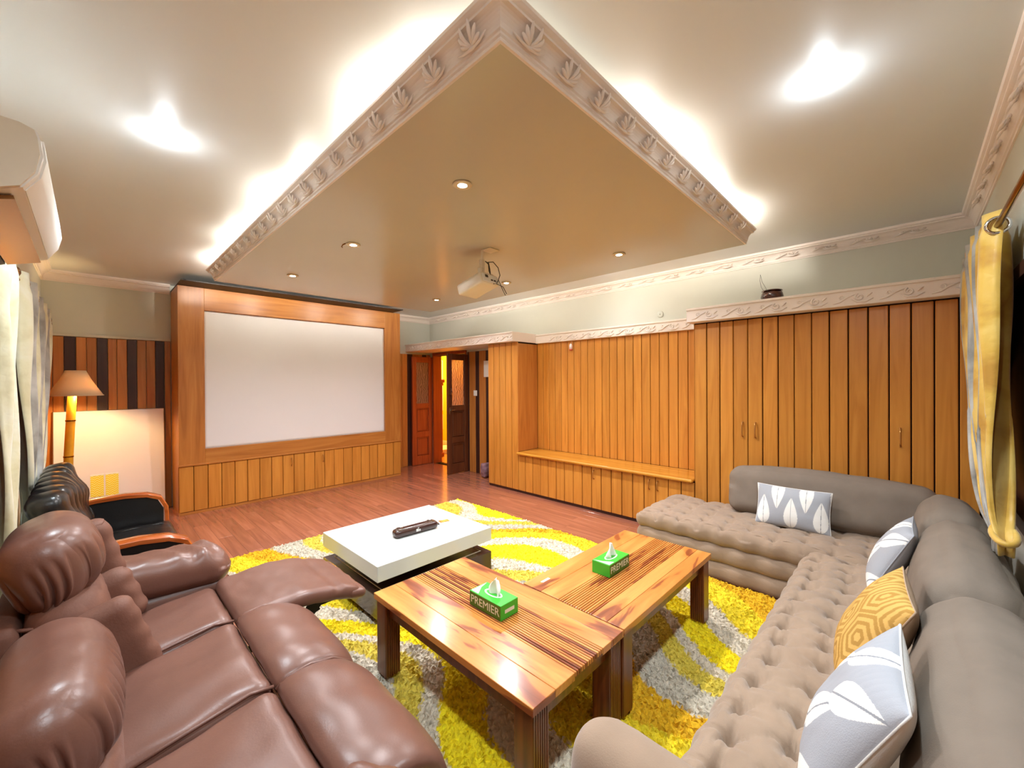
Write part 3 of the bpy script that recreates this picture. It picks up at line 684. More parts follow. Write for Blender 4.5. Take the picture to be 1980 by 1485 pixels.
dc = thing('junction_cover', 'round painted cover disc on the wall above the niche', 'cover', (W, 2.013, 2.255))
obj('disc', MB().lathe([(0.0, -0.010), (0.030, -0.010), (0.038, -0.004), (0.038, -0.0005), (0, -0.0005)], 24, axis='X'), M_WALL, dc, smooth=True)
obj('screw', MB().lathe([(0.0, -0.013), (0.004, -0.013), (0.005, -0.010), (0, -0.010)], 8, axis='X'), M_CHROME, dc)
nt_ = thing('wall_notice', 'white paper notice in a thin frame beside the tall cupboard', 'notice', (W - 0.016, 4.90, 1.72))
obj('paper', MB().box(-0.008, -0.004, -0.06, 0.06, -0.13, 0.13), M_WHITEP, nt_)
obj('frame', MB().tube([(-0.006, -0.06, -0.13), (-0.006, 0.06, -0.13), (-0.006, 0.06, 0.13), (-0.006, -0.06, 0.13)], 0.005, 6, True), M_CREAM, nt_)
bu = rbox(0.16, 0.14, 0.22, 0.06, (14, 14, 14), lambda p, U: p * (1 + 0.16 * snoise(p, 9, 3)[:, None]) * np.array([1, 1, 1]))
tag(obj('cloth_bundle', bu, plain('grey_mauve_cloth', '8a6a72', 0.9, 0.2, var=0.3, scale=14), loc=(4.33, 4.80, 0.12), smooth=True), 'crumpled grey-mauve cloth bundle on the floor behind the tall cupboard', 'bundle')

# whiteboard leaning on the wall
wb = thing('whiteboard', 'large whiteboard leaning against the striped plank wall behind the floor lamp', 'whiteboard', (0.165, D - 0.14, 0.003))
wb.rotation_euler = (math.radians(-4.6), 0, 0)
obj('board', MB().cbox(-0.445, 0.445, 0.0, 0.018, 0.0, 1.21, 0.003), M_BOARD, wb)
obj('edge_frame', MB().tube([(-0.446, 0.009, 0.002), (0.446, 0.009, 0.002), (0.446, 0.009, 1.212), (-0.446, 0.009, 1.212)], 0.008, 6, True), M_CHROME, wb)
for x_c, lb in ((0.040, 'yellow chevron patch painted as a reflection low on the whiteboard beside the lamp pole'), (0.158, 'yellow chevron patch painted as a reflection low on the whiteboard away from the lamp pole')):  # yellow reflections in the board, built as flat patterned patches
    cd = thing('chevron_reflection', lb, 'card', (x_c, D - 0.1095, 0.39), 0, 'yellow painted reflections on the whiteboard')
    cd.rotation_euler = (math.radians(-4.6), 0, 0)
    obj('sheet', MB().box(-0.052, 0.052, -0.003, 0.0, -0.12, 0.11), M_YREFL, cd)
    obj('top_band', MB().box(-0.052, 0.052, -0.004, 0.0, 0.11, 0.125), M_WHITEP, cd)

# floor lamp
la = thing('floor_lamp', 'floor lamp with bamboo pole and wide cone shade beside the curtain', 'lamp', (-0.135, 5.88, 0))
obj('base', MB().lathe([(0, 0), (0.13, 0), (0.13, 0.015), (0.04, 0.03), (0.035, 0.05), (0, 0.05)], 28), M_DBROWN, la, smooth=True)
pl = [(-0.030, 0, 0.045), (-0.027, 0, 0.45), (-0.022, 0, 0.80), (-0.004, 0, 1.20), (0.010, 0, 1.46)]
obj('pole', MB().tube(pl, [0.034, 0.034, 0.034, 0.033, 0.032], 16), M_BAMBOO, la, smooth=True)
for z, x in ((0.45, -0.027), (0.80, -0.022), (1.15, -0.006)): obj('node_ring', MB().lathe([(0.030, -0.006), (0.037, -0.006), (0.037, 0.006), (0.030, 0.006)], 16, (x, 0, z)), M_BRASS, la)
m = MB(); n = 36
prof = [(0.195, 1.395), (0.150, 1.475), (0.108, 1.555), (0.072, 1.64)]
for r, z in prof:
    for j in range(n): q = 2 * PI * j / n; m.v.append((0.03 + r * math.cos(q), r * math.sin(q), z))
for i in range(3):
    for j in range(n): a = i * n + j; b = i * n + (j + 1) % n; m.f.append((a, b, b + n, a + n))
sh = obj('shade', m, M_SHADE, la, smooth=True); sh.modifiers.new('thick', 'SOLIDIFY').thickness = 0.003
obj('shade_rim', MB().tube([(0.03 + 0.195 * math.cos(t), 0.195 * math.sin(t), 1.395) for t in np.linspace(0, 2 * PI, 36, endpoint=False)], 0.004, 6, True), M_SHADE, la)
obj('bulb', MB().lathe([(0.0, 1.49), (0.02, 1.49), (0.03, 1.53), (0.02, 1.565), (0.0, 1.57)], 14, (0.02, 0, 0)), emit('warm_bulb', (1, 0.75, 0.4), 8), la, smooth=True)
point(la, 'floor_lamp_light', (0.10, -0.02, 1.47), P_LAMP, (1.0, 0.70, 0.30), 0.03)

# ================================================================== AIR CONDITIONER
ac = thing('air_conditioner', 'white wall-mounted split air conditioner above the left curtain', 'air conditioner', (XL, 1.72, 1.99))
Ly = 0.92
pf = [(0.0, 0.0), (0.05, -0.01), (0.20, 0.03), (0.235, 0.045), (0.262, 0.09), (0.272, 0.14), (0.268, 0.185), (0.262, 0.205), (0.235, 0.215), (0.0, 0.225)]
obj('casing', MB().prism(pf, 'Y', 0, Ly), M_WHITEP, ac, ang=35)
obj('end_cap', MB().prism([(a * 0.98, b) for a, b in pf], 'Y', -0.012, 0.0), M_CREAM, ac, ang=35)
fr = [(0.238, 0.046), (0.266, 0.09), (0.277, 0.14), (0.272, 0.195), (0.264, 0.195), (0.268, 0.14), (0.258, 0.09), (0.232, 0.05)]
obj('front_cover', MB().prism(fr, 'Y', 0.03, Ly - 0.02), M_WHITEP, ac, ang=35)
M_GOLDP = plain('gold_tinted_plastic', '8a6238', 0.2, 0.5, metal=0.4)
obj('louvre', MB().prism([(0.125, 0.004), (0.215, 0.030), (0.218, 0.020), (0.128, -0.006)], 'Y', 0.04, Ly - 0.04), M_GOLDP, ac, ang=35)
obj('louvre', MB().prism([(0.03, -0.014), (0.105, -0.002), (0.107, -0.012), (0.032, -0.022)], 'Y', 0.04, Ly - 0.04), M_GOLDP, ac, ang=35)
obj('air_slot', MB().prism([(0.107, -0.004), (0.124, 0.004), (0.124, -0.006), (0.107, -0.014)], 'Y', 0.045, Ly - 0.045), M_CABLE, ac)

# ================================================================== CURTAINS
def curtain(name, label, axis, a0, a1, cpos, ztop, zbot, nf, amp, tie=None, mat=None, group=None, seed=0, sharp=0.55, stripes=True):
    """axis: 'X' or 'Y' run; a0/a1 run ends; cpos = distance plane; tie=(z, anchor, gather)"""
    nu, nv = nf * 14, 46; V = []; r = random.Random(seed)
    ph = [r.uniform(-0.5, 0.5) for _ in range(nf + 1)]
    for i in range(nu + 1):
        s = i / nu
        for j in range(nv + 1):
            z = ztop + (zbot - ztop) * (j / nv)
            k = 1.0; anchor = 0
            if tie:
                zt, an, gth = tie
                if z > zt: q = (z - zt) / (ztop - zt); q = q ** sharp; k = gth + (1 - gth) * q
                else: q = min(1, (zt - z) / 0.5); k = gth + 0.06 * q
                anchor = an
            a = a0 + (a1 - a0) * s
            if tie: a = anchor + (a - anchor) * k
            f = s * nf * 2 * PI
            w = amp * (0.35 + 0.65 * k) * math.sin(f + 0.5 * math.sin(z * 2 + ph[int(s * nf)])) + 0.006 * math.sin(z * 7 + s * 30)
            if j < 3: w *= 0.85
            a += 0.35 * amp * math.sin(2 * f + 1) * (j / nv)
            V.append((a, cpos + w, z) if axis == 'X' else (cpos + w, a, z))
    m = MB(); m.v = V; m.f = grid_faces(nu, nv)
    t = thing(name, label, 'curtain', (0, 0, 0), 0, group)
    c = obj('fabric', m, mat, t, smooth=True); c.modifiers.new('thick', 'SOLIDIFY').thickness = 0.004
    if stripes:
        for q in range(1, nf, 2):
            i0 = int((q + 0.05) / nf * nu); i1 = i0 + 5; mm = MB()
            mm.v = [V[i * (nv + 1) + j] for i in range(i0, i1 + 1) for j in range(nv + 1)]
            off = -0.006 if axis == 'X' else 0.006
            mm.v = [(x, y + 0.006, z) if axis == 'X' else (x + 0.006, y, z) for x, y, z in mm.v]
            mm.f = grid_faces(i1 - i0, nv); b = obj('brocade_band', mm, M_CURTS, t, smooth=True); b.modifiers.new('thick', 'SOLIDIFY').thickness = 0.003
    return t, V, nu, nv
YR, ZR = -0.272, 2.165
t, V, nu, nv = curtain('gold_curtain', 'gold silk curtain gathered by a tie-back behind the taupe sofa', 'X', 2.72, 3.80, YR, ZR + 0.065, 0.80, 6, 0.052, (0.88, 2.50, 0.08), M_CURTG, seed=3, sharp=0.30)
def eyelet(parent, loc, axis):
    o = obj('eyelet', MB().tube([((0, 0.034 * math.cos(q), 0.034 * math.sin(q)) if axis == 'X' else (0.034 * math.cos(q), 0, 0.034 * math.sin(q))) for q in np.linspace(0, 2 * PI, 20, endpoint=False)], 0.007, 8, True), M_CHROME, parent, loc, smooth=True); return o
for k in range(6): eyelet(t, (2.72 + (k + 0.02) * 1.08 / 6, YR + 0.0, ZR), 'X')
obj('tie_back', MB().tube([(2.56 + 0.075 * math.cos(q), YR + 0.032 * math.sin(q), 0.875 + 0.02 * math.cos(q)) for q in np.linspace(0, 2 * PI, 20, endpoint=False)], 0.012, 8, True), M_CURTG, t, smooth=True)
rd = thing('curtain_rod', 'brass curtain rod carrying the gold curtain', 'rod', (0, 0, 0))
obj('pole', MB().tube([(0.9, YR, ZR), (3.88, YR, ZR)], 0.012, 12), M_BRASS, rd, smooth=True)
for x in (1.1, 3.80): obj('bracket', MB().tube([(x, YN + 0.014, ZR), (x, YR, ZR)], 0.009, 8).lathe([(0.0, 0.0), (0.03, 0.0), (0.03, 0.008), (0, 0.01)], 14, (x, YN + 0.0145, ZR), 'Y'), M_BRASS, rd)
for x in (0.88, 3.87): obj('finial', MB().lathe([(0.0, -0.03), (0.018, -0.022), (0.026, 0), (0.018, 0.022), (0.0, 0.03)], 14, (x, YR, ZR), 'X'), M_BRASS, rd, smooth=True)
XR_, ZR2 = -0.275, 2.07
t, V, nu, nv = curtain('champagne_curtain', 'pale champagne curtain gathered beside the floor lamp', 'Y', 3.42, 5.55, XR_, ZR2 + 0.05, 0.35, 7, 0.045, (0.85, 3.9, 0.35), M_CURTC, seed=5)
for k in range(7): eyelet(t, (XR_, 3.42 + (k + 0.5) * 2.13 / 7, ZR2), 'Y')
t, V, nu, nv = curtain('champagne_curtain', 'pale champagne curtain hanging straight behind the recliner', 'Y', 2.68, 3.04, XR_, ZR2 + 0.05, 0.30, 2, 0.04, None, M_CURTC, seed=9, stripes=False)
rd = thing('curtain_rod', 'brass curtain rod with ball finial carrying the champagne curtains', 'rod', (0, 0, 0))
obj('pole', MB().tube([(XR_, 2.665, ZR2), (XR_, 5.75, ZR2)], 0.012, 12), M_BRASS, rd, smooth=True)
for y in (3.22, 5.70): obj('bracket', MB().tube([(XL + 0.002, y, ZR2), (XR_, y, ZR2)], 0.009, 8).lathe([(0.0, 0.0), (0.03, 0.0), (0.03, 0.008), (0, 0.01)], 14, (XL + 0.001, y, ZR2), 'X'), M_BRASS, rd)
for y, r in ((3.22, 1.3), (5.77, 1.0)): obj('finial', MB().lathe([(0.0, -0.03), (0.018, -0.022), (0.026 * r, 0), (0.018, 0.022), (0.0, 0.03)], 14, (XR_, y, ZR2), 'Y'), M_BRASS, rd, smooth=True)

# ================================================================== RUG
RX0, RX1, RY0, RY1 = 0.74, 3.238, 0.515, 4.12
st = 0.009; nu, nv = int((RX1 - RX0) / st), int((RY1 - RY0) / st)
gx, gy = np.meshgrid(np.linspace(RX0, RX1, nu + 1), np.linspace(RY0, RY1, nv + 1), indexing='ij')
P = np.stack([gx.ravel(), gy.ravel(), np.zeros(gx.size)], 1)
x_, y_ = P[:, 0], P[:, 1]
wv = 0.30 * np.sin(2.0 * y_ + 0.9) + 0.13 * np.sin(4.3 * y_ + 2.2 * x_) + 0.10 * np.sin(3.1 * x_ - 1.5 * y_)
ff = (x_ * 0.95 + y_ * 0.22 + wv) / 1.3
ff = (ff + 0.006 * rng.normal(size=len(ff))) % 1.0
pal = [(0.00, 'f2dc22'), (0.17, 'd8cdb8'), (0.33, 'e6cf2e'), (0.50, 'dcae22'), (0.64, 'c6beac'), (0.80, 'd6c24e'), (0.92, 'd8cdb8')]
edges = [q for q, _ in pal]; cl = np.array([hexc(c)[:3] for _, c in pal])
ci = np.searchsorted(edges, ff, side='right') - 1
cols = cl[ci] * (1 + 0.13 * rng.normal(size=(len(ff), 1)))
bd = np.min(np.abs(ff[:, None] - np.array(edges + [1.0])[None]), axis=1)
carve = np.clip(1 - bd / 0.02, 0, 1)
edge = np.minimum(np.minimum(x_ - RX0, RX1 - x_), np.minimum(y_ - RY0, RY1 - y_))
hgt = 0.031 + 0.007 * rng.normal(size=len(ff)) + 0.004 * snoise(P, 5, 11) - 0.010 * carve
hgt *= np.clip(edge / 0.02, 0.12, 1) ** 0.6
P[:, 2] = np.clip(hgt, 0.004, 0.0415)
P[:, :2] += 0.0035 * rng.normal(size=(len(P), 2))
m = MB(); m.v = [tuple(p) for p in P]; m.f = grid_faces(nu, nv)
me = m.mesh('shag_rug', False, False); add_print(me, np.clip(cols, 0, 1))
ro = link('shag_rug', me, M_RUG); tag(ro, 'yellow, gold and grey swirl-patterned shag rug under the coffee tables', 'rug')
RZ = 0.042

# ================================================================== TABLES
def wood_table(label, loc, rotz):
    t = thing('coffee_table', label, 'coffee table', loc, rotz, 'sheesham coffee tables')
    w_, l_, h_ = 0.588, 1.07, 0.44 - loc[2]
    xs = [(-w_ / 2, -w_ / 2 + 0.12), (-w_ / 2 + 0.12, -0.06)]
    for a, b in xs + [(0.13, 0.21), (0.21, w_ / 2)]: obj('top_board', MB().cbox(a + 0.0006, b - 0.0006, -l_ / 2, l_ / 2, h_ - 0.03, h_, 0.0015), M_TABLE, t)
    k = 14
    for i in range(k):
        a = -0.06 + 0.19 * i / k; b = -0.06 + 0.19 * (i + 1) / k
        obj('top_rib', MB().cbox(a + 0.0022, b - 0.0022, -l_ / 2, l_ / 2, h_ - 0.02, h_ - 0.0002, 0.002), M_TABLE, t)
    obj('rib_backing', MB().box(-0.06, 0.13, -l_ / 2 + 0.002, l_ / 2 - 0.002, h_ - 0.03, h_ - 0.007), M_TLEG, t)
    lg = 0.09
    for sx in (-1, 1):
        for sy in (-1, 1):
            x0 = sx * (w_ / 2 - 0.008) - (lg if sx > 0 else 0); y0 = sy * (l_ / 2 - 0.008) - (lg if sy > 0 else 0)
            L = obj('leg', MB().cbox(x0 + 0.004, x0 + lg - 0.004, y0 + 0.004, y0 + lg - 0.004, 0, h_ - 0.03, 0.003), M_TLEG, t)
            m = MB()
            for i in range(7):
                q = 0.006 + i * 0.0115
                m.box(x0 + q, x0 + q + 0.007, y0, y0 + lg, 0.001, h_ - 0.031)
            obj('leg_ribs', m, M_TLEG, L)
    for sx in (-1, 1): x = sx * (w_ / 2 - 0.045); obj('apron', MB().cbox(x - 0.012, x + 0.012, -l_ / 2 + lg, l_ / 2 - lg, h_ - 0.10, h_ - 0.03, 0.002), M_TLEG, t)
    for sy in (-1, 1): y = sy * (l_ / 2 - 0.045); obj('apron', MB().cbox(-w_ / 2 + lg, w_ / 2 - lg, y - 0.012, y + 0.012, h_ - 0.10, h_ - 0.03, 0.002), M_TLEG, t)
    return t
wood_table('sheesham coffee table with ribbed band, its side toward the brown recliner', (1.284, 1.412, RZ), 0)
wood_table('sheesham coffee table with ribbed band, its end beside the tufted taupe sofa', (2.120, 1.172, RZ), -PI / 2)
tp = thing('table_sticker', 'small white paper sticker on the corner of the sheesham table', 'sticker', (1.69, 1.40, 0.4405), 0)
obj('label_strip', MB().box(-0.03, 0.03, -0.008, 0.008, 0, 0.0006), M_WHITEP, tp)
obj('torn_edge', MB().box(-0.034, -0.03, -0.004, 0.008, 0, 0.0005), M_CREAM, tp)

wt = thing('white_coffee_table', 'square white lacquer coffee table with dark espresso base', 'coffee table', (1.65, 2.695, RZ))
hx, hy = 0.465, 0.412; z = -RZ
obj('top_slab', MB().cbox(-hx, hx, -hy, hy, z + 0.302, z + 0.402, 0.003), M_WGLOSS, wt)
obj('swivel_column', MB().lathe([(0.0, z + 0.22), (0.16, z + 0.22), (0.16, z + 0.302), (0, z + 0.302)], 32), M_DBROWN, wt)
ba = obj('base', MB().cbox(-hx, hx, -hy, hy, z + 0.075, z + 0.22, 0.004), M_DBROWN, wt)
obj('inlay_line', MB().tube([(-hx + 0.06, -hy + 0.06, z + 0.2205), (hx - 0.06, -hy + 0.06, z + 0.2205), (hx - 0.06, hy - 0.06, z + 0.2205), (-hx + 0.06, hy - 0.06, z + 0.2205)], 0.004, 5, True), M_CREAM, ba)
obj('plinth', MB().cbox(-hx + 0.03, hx - 0.03, -hy + 0.03, hy - 0.03, 0.0, z + 0.075, 0.004), M_DBROWN, wt)

# speaker bar on the white table
sp = thing('speaker_bar', 'dark brown rounded speaker bar with two round grilles on the white table', 'speaker', (1.655, 2.605, 0.402), math.radians(-4))
b = rbox(0.345, 0.085, 0.058, 0.026, (16, 10, 8)); b.v = [(x, y, z + 0.029) for x, y, z in b.v]
obj('body', b, M_DBROWN, sp, smooth=True)
for x in (-0.125, 0.12): obj('grille_ring', MB().tube([(x + 0.022 * math.cos(q), 0.005 + 0.022 * math.sin(q), 0.0585) for q in np.linspace(0, 2 * PI, 20, endpoint=False)], 0.0025, 6, True), M_CHROME, sp)
obj('trim_line', MB().tube([(-0.15, -0.028, 0.0545), (0.15, -0.028, 0.0545)], 0.0018, 5), M_CHROME, sp)
obj('emblem', MB().cbox(-0.018, 0.004, -0.0445, -0.042, 0.020, 0.040, 0.001).cbox(0.006, 0.018, -0.0445, -0.042, 0.020, 0.034, 0.001).cbox(-0.006, 0.006, -0.0445, -0.042, 0.043, 0.047, 0.001), M_CHROME, sp)
cdv = thing('card_holder', 'small white rimmed card box lying beside the speaker bar', 'card box', (1.93, 2.63, 0.402), math.radians(-12))
obj('tray', MB().cbox(-0.055, 0.055, -0.04, 0.04, 0, 0.010, 0.002), M_WHITEP, cdv)
obj('card', MB().cbox(-0.040, 0.040, -0.027, 0.027, 0.010, 0.0125, 0.001), M_BRASS, cdv)
obj('strap', MB().cbox(-0.095, -0.054, -0.03, 0.0, 0.0, 0.014, 0.003), M_DBROWN, cdv)

# tissue boxes
def text_mesh(s, size):
    c = bpy.data.curves.new('lettering', 'FONT'); c.body = s; c.size = size; c.align_x = 'CENTER'; c.align_y = 'CENTER'; c.extrude = 0.0003
    o = bpy.data.objects.new('lettering', c); COL.objects.link(o); dg = bpy.context.evaluated_depsgraph_get()
    me = bpy.data.meshes.new_from_object(o.evaluated_get(dg)); bpy.data.objects.remove(o); return me
TXT = text_mesh('PREMIER', 0.062)
def tissue_box(label, loc, rotz):
    t = thing('tissue_box', label, 'tissue box', loc, rotz, 'green tissue boxes on the sheesham tables')
    lx, ly, h_ = 0.213, 0.112, 0.068
    obj('carton', MB().cbox(-lx / 2, lx / 2, -ly / 2, ly / 2, 0, h_, 0.0015), M_GREEN, t)
    obj('long_side_print', MB().box(-lx / 2 + 0.002, lx / 2 - 0.002, -ly / 2 - 0.0006, -ly / 2 + 0.001, 0.002, h_ - 0.002), M_GREEND, t)
    obj('end_print', MB().box(-0.03, 0.03, -0.003, 0.0006, -0.008, 0.008), M_PRINT, t, (lx / 2 - 0.0, 0, 0.034), (0, 0, PI / 2 + PI))
    w = max(v.co.x for v in TXT.vertices) * 2
    o = link('lettering', TXT, M_PRINT, t, (0, -ly / 2 - 0.0008, 0.034), (PI / 2, 0, 0)); o.scale = (0.196 / w, 0.82, 1)
    m = MB()
    for k in range(24):
        q0, q1 = 2 * PI * k / 24, 2 * PI * (k + 1) / 24
        m.add([(0.055 * math.cos(q0), 0.026 * math.sin(q0), h_ + 0.0008), (0.055 * math.cos(q1), 0.026 * math.sin(q1), h_ + 0.0008), (0.044 * math.cos(q1), 0.018 * math.sin(q1), h_ + 0.0008), (0.044 * math.cos(q0), 0.018 * math.sin(q0), h_ + 0.0008)], [(0, 1, 2, 3)])
    r_ = obj('opening_print', m, M_PRINT, t); r_.modifiers.new('t', 'SOLIDIFY').thickness = 0.0006
    obj('swoosh_print', MB().prism([(-0.10, -0.05), (-0.05, -0.05), (-0.085, 0.0), (-0.10, 0.05)], 'Z', h_, h_ + 0.0006), M_PRINT, t)
    nu, nv = 14, 12; V = []
    for i in range(nu + 1):
        for j in range(nv + 1):
            u, v = i / nu * 2 - 1, j / nv
            wdt = 0.042 * (1 - 0.75 * v ** 1.3) * (1 + 0.25 * math.sin(v * PI))
            V.append((u * wdt + 0.012 * v, 0.010 * math.sin(u * 5 + v * 3) * (1 - 0.4 * v) + 0.008 * v, h_ - 0.004 + 0.078 * v * (1 - 0.18 * u * u)))
    m = MB(); m.v = V; m.f = grid_faces(nu, nv); o = obj('tissue', m, M_TISSUE, t, smooth=True); o.modifiers.new('t', 'SOLIDIFY').thickness = 0.0015
    return t
tissue_box('green tissue box on the sheesham table nearer the brown recliner', (1.312, 1.405, 0.4405), -PI / 2)
tissue_box('green tissue box on the sheesham table nearer the taupe sofa', (2.05, 1.218, 0.4405), 0)

# ================================================================== BLACK LEATHER LOVESEAT
lv = thing('loveseat', 'black leather two-seat sofa with polished cherry wood arms by the curtain', 'sofa', (-0.195, 2.95, 0)); lv.scale = (0.88, 1, 1)
LW = 1.36                                       # width along y, front faces +x
def seatfn(seed, amp=0.006, k=5):
    def f(p, U):
        q = p.copy(); q[:, 2] += amp * snoise(p, k, seed) * (U[:, 2] > 0); return q
    return f
for i in range(2):
    yc = 0.10 + (LW - 0.20) * (i + 0.5) / 2
    b = rbox(0.56, (LW - 0.20) / 2 - 0.004, 0.15, 0.05, (22, 22, 8), seatfn(20 + i), (0.0, 0, 0.02))
    s_ = obj('seat_cushion', b, M_BLEATH, lv, (0.44, yc, 0.355), (0, math.radians(-2), 0), smooth=True)
    for yy in (-0.14, 0.14): obj('seam', MB().tube([(-0.22, yy, 0.088), (0, yy, 0.093), (0.20, yy, 0.088), (0.275, yy, 0.045)], 0.004, 5), M_BLEATH, s_, smooth=True)
obj('seat_base', rbox(0.58, LW - 0.20, 0.16, 0.03, (8, 8, 6)), M_BLEATH, lv, (0.40, LW / 2, 0.20), smooth=True)
# rolled backrest of many gathered channels
nch = 7
for i in range(nch):
    yc = 0.05 + (LW - 0.10) * (i + 0.5) / nch
    def fn(p, U, sd=i):
        q = p.copy(); q[:, 0] += 0.012 * np.sin(p[:, 2] * 26 + sd) * (U[:, 0] > 0.2) + 0.005 * snoise(p, 9, 40 + sd)
        t = np.clip((p[:, 2] + 0.30) / 0.6, 0, 1); q[:, 0] += 0.05 * np.sin(t * PI) ; q[:, 1] *= 1 - 0.10 * (1 - t)
        return q
    obj('back_channel', rbox(0.17, (LW - 0.10) / nch + 0.012, 0.60, 0.07, (8, 10, 22), fn), M_BLEATH, lv, (0.075, yc, 0.665), (0, math.radians(-11), 0), smooth=True)
for i in range(nch + 1):                        # gathered creases of the lumbar seam
    yc = 0.08 + (LW - 0.16) * i / nch
    obj('back_pleat', MB().tube([(0.235, yc - 0.03, 0.47), (0.225, yc, 0.56), (0.19, yc + 0.02, 0.66), (0.16, yc + 0.05, 0.74)], [0.006, 0.014, 0.014, 0.005], 8), M_BLEATH, lv, smooth=True)
for sy in (0, 1):
    yc = 0.045 if sy == 0 else LW - 0.045
    pts = [(0.10, yc, 0.635), (0.25, yc, 0.652), (0.42, yc, 0.655), (0.56, yc, 0.640), (0.645, yc, 0.605), (0.685, yc, 0.53), (0.69, yc, 0.42)]
    m = MB(); k = len(pts)
    for i, p in enumerate(pts):
        a = Vector(pts[max(0, i - 1)]); b = Vector(pts[min(k - 1, i + 1)]); t_ = (b - a).normalized(); nn = Vector((-t_.z, 0, t_.x))
        for dy, dn in ((-0.045, -0.012), (-0.045, 0.010), (-0.035, 0.018), (0.035, 0.018), (0.045, 0.010), (0.045, -0.012)): q = Vector(p) + nn * dn + Vector((0, dy, 0)); m.v.append(tuple(q))
    for i in range(k - 1):
        for j in range(6): m.f.append((i * 6 + j, i * 6 + (j + 1) % 6, (i + 1) * 6 + (j + 1) % 6, (i + 1) * 6 + j))
    m.f.append(tuple(range(6))); m.f.append(tuple(range((k - 1) * 6, k * 6)))
    arm = obj('arm_rail', m, M_ARMW, lv, ang=40)
    pan = [(0.08, 0.14), (0.08, 0.622), (0.25, 0.638), (0.42, 0.641), (0.555, 0.627), (0.63, 0.595), (0.668, 0.525), (0.672, 0.14)]
    mm = MB().prism(pan, 'Y', yc - 0.036, yc + 0.036); obj('arm_panel', mm, M_BLEATH, lv, ang=40)
for x in (0.10, 0.62):
    for yc in (0.06, LW - 0.06): obj('foot', MB().lathe([(0, 0), (0.022, 0), (0.03, 0.10), (0.03, 0.15), (0, 0.15)], 12, (x, yc, 0)), M_ARMW, lv)

# ================================================================== BROWN RECLINER SOFA (front faces +x)
rc = thing('recliner_sofa', 'brown leather three-seat recliner sofa with one footrest raised', 'sofa', (0, 0, 0))
seams = [0.96, 1.56, 2.12, 2.57]
def tilted(loc, dx, ry): return loc, (0, ry, 0)
for i in range(3):
    y0_, y1_ = seams[i], seams[i + 1]; yc = (y0_ + y1_) / 2
    def fn(p, U, sd=i):
        q = p.copy(); top = (U[:, 2] > 0.2)
        q[:, 2] += top * (0.005 * snoise(p, 4, 60 + sd) + 0.004 * np.sin((p[:, 0] * 0.6 + p[:, 1]) * 40) * np.clip(np.abs(U[:, 1]) - 0.55, 0, 1) * 2)
        return q
    obj('seat_cushion', rbox(0.50, y1_ - y0_ - 0.004, 0.17, 0.045, (26, 26, 8), fn, (0.0, 0, 0.022)), M_LEATH, rc, (0.195, yc, 0.358), (0, math.radians(-9), 0), smooth=True)
    obj('seat_piping', MB().tube([(-0.02, y0_ + 0.008, 0.405), (0.15, y0_ + 0.008, 0.438), (0.36, y0_ + 0.008, 0.472), (0.43, y0_ + 0.008, 0.46)], 0.006, 6), M_LEATH, rc, smooth=True)
# closed footrest pads of the two nearer seats, rolling over the front edge
for i in range(2):
    y0_, y1_ = seams[i], seams[i + 1]; yc = (y0_ + y1_) / 2
    path = [(0.43, 0.452), (0.47, 0.478), (0.54, 0.484), (0.62, 0.468), (0.685, 0.425), (0.715, 0.36), (0.72, 0.28), (0.71, 0.18), (0.69, 0.12)]
    nvv = 22; V = []
    for k, (px_, pz_) in enumerate(path):
        for j in range(nvv + 1):
            v = j / nvv * 2 - 1; b = (1 - abs(v) ** 6)
            inset = 0.030 * (1 - b)
            cx, cz = 0.50, 0.28
            dx, dz = px_ - cx, pz_ - cz; L = math.hypot(dx, dz)
            V.append((px_ - dx / L * inset, yc + v * (y1_ - y0_) / 2 * 0.995, pz_ - dz / L * inset + 0.003 * math.sin(v * 9 + k)))
    m = MB(); m.v = V; m.f = grid_faces(len(path) - 1, nvv)
    o = obj('footrest_pad', m, M_LEATH, rc, smooth=True); md = o.modifiers.new('thick', 'SOLIDIFY'); md.thickness = 0.07; md.offset = 0.0
    ss = o.modifiers.new('soft', 'SUBSURF'); ss.levels = 1; ss.render_levels = 1
    obj('pad_piping', MB().tube([(x - 0.0, y1_ - 0.02, z + 0.012) for x, z in path], 0.006, 6), M_LEATH, rc, smooth=True)
# raised footrest of the far seat
def ffn(p, U):
    q = p.copy(); t = (p[:, 0] + 0.29) / 0.58
    q[:, 2] += -0.085 * np.clip(t - 0.45, 0, 1) ** 1.6 * 2 + 0.015 * np.sin(t * PI) - 0.012 * np.exp(-((t - 0.76) / 0.02) ** 2) * (U[:, 2] > 0) + 0.004 * snoise(p, 6, 77)
    q[:, 1] *= 1 + 0.06 * np.sin(t * PI * 1.0)
    return q
fr_ = obj('raised_footrest', rbox(0.56, 0.50, 0.075, 0.034, (34, 26, 8), ffn), M_LEATH, rc, (0.715, 2.325, 0.452), (0, 0, 0), smooth=True)
obj('footrest_lip', rbox(0.10, 0.49, 0.05, 0.024, (8, 20, 6), lambda p, U: p + 0.003 * snoise(p, 8, 5)[:, None]), M_LEATH, rc, (0.965, 2.31, 0.400), (0, math.radians(14), 0), smooth=True)
for yy in (2.13, 2.50):
    l_ = obj('footrest_lever', MB().prism([(0.56, 0.20), (0.60, 0.18), (0.80, 0.385), (0.93, 0.385), (0.93, 0.41), (0.74, 0.41)], 'Y', yy - 0.004, yy + 0.004), M_BLACKM, rc)
    obj('lever_link', MB().prism([(0.42, 0.30), (0.44, 0.27), (0.80, 0.36), (0.79, 0.39)], 'Y', yy + 0.006, yy + 0.012), M_BLACKM, l_)
    for k in range(3): obj('rivet', MB().lathe([(0, -0.003), (0.006, -0.002), (0.006, 0.0), (0, 0)], 8, (0.84 + 0.03 * k, yy - 0.004, 0.397), 'Y'), M_CHROME, l_)
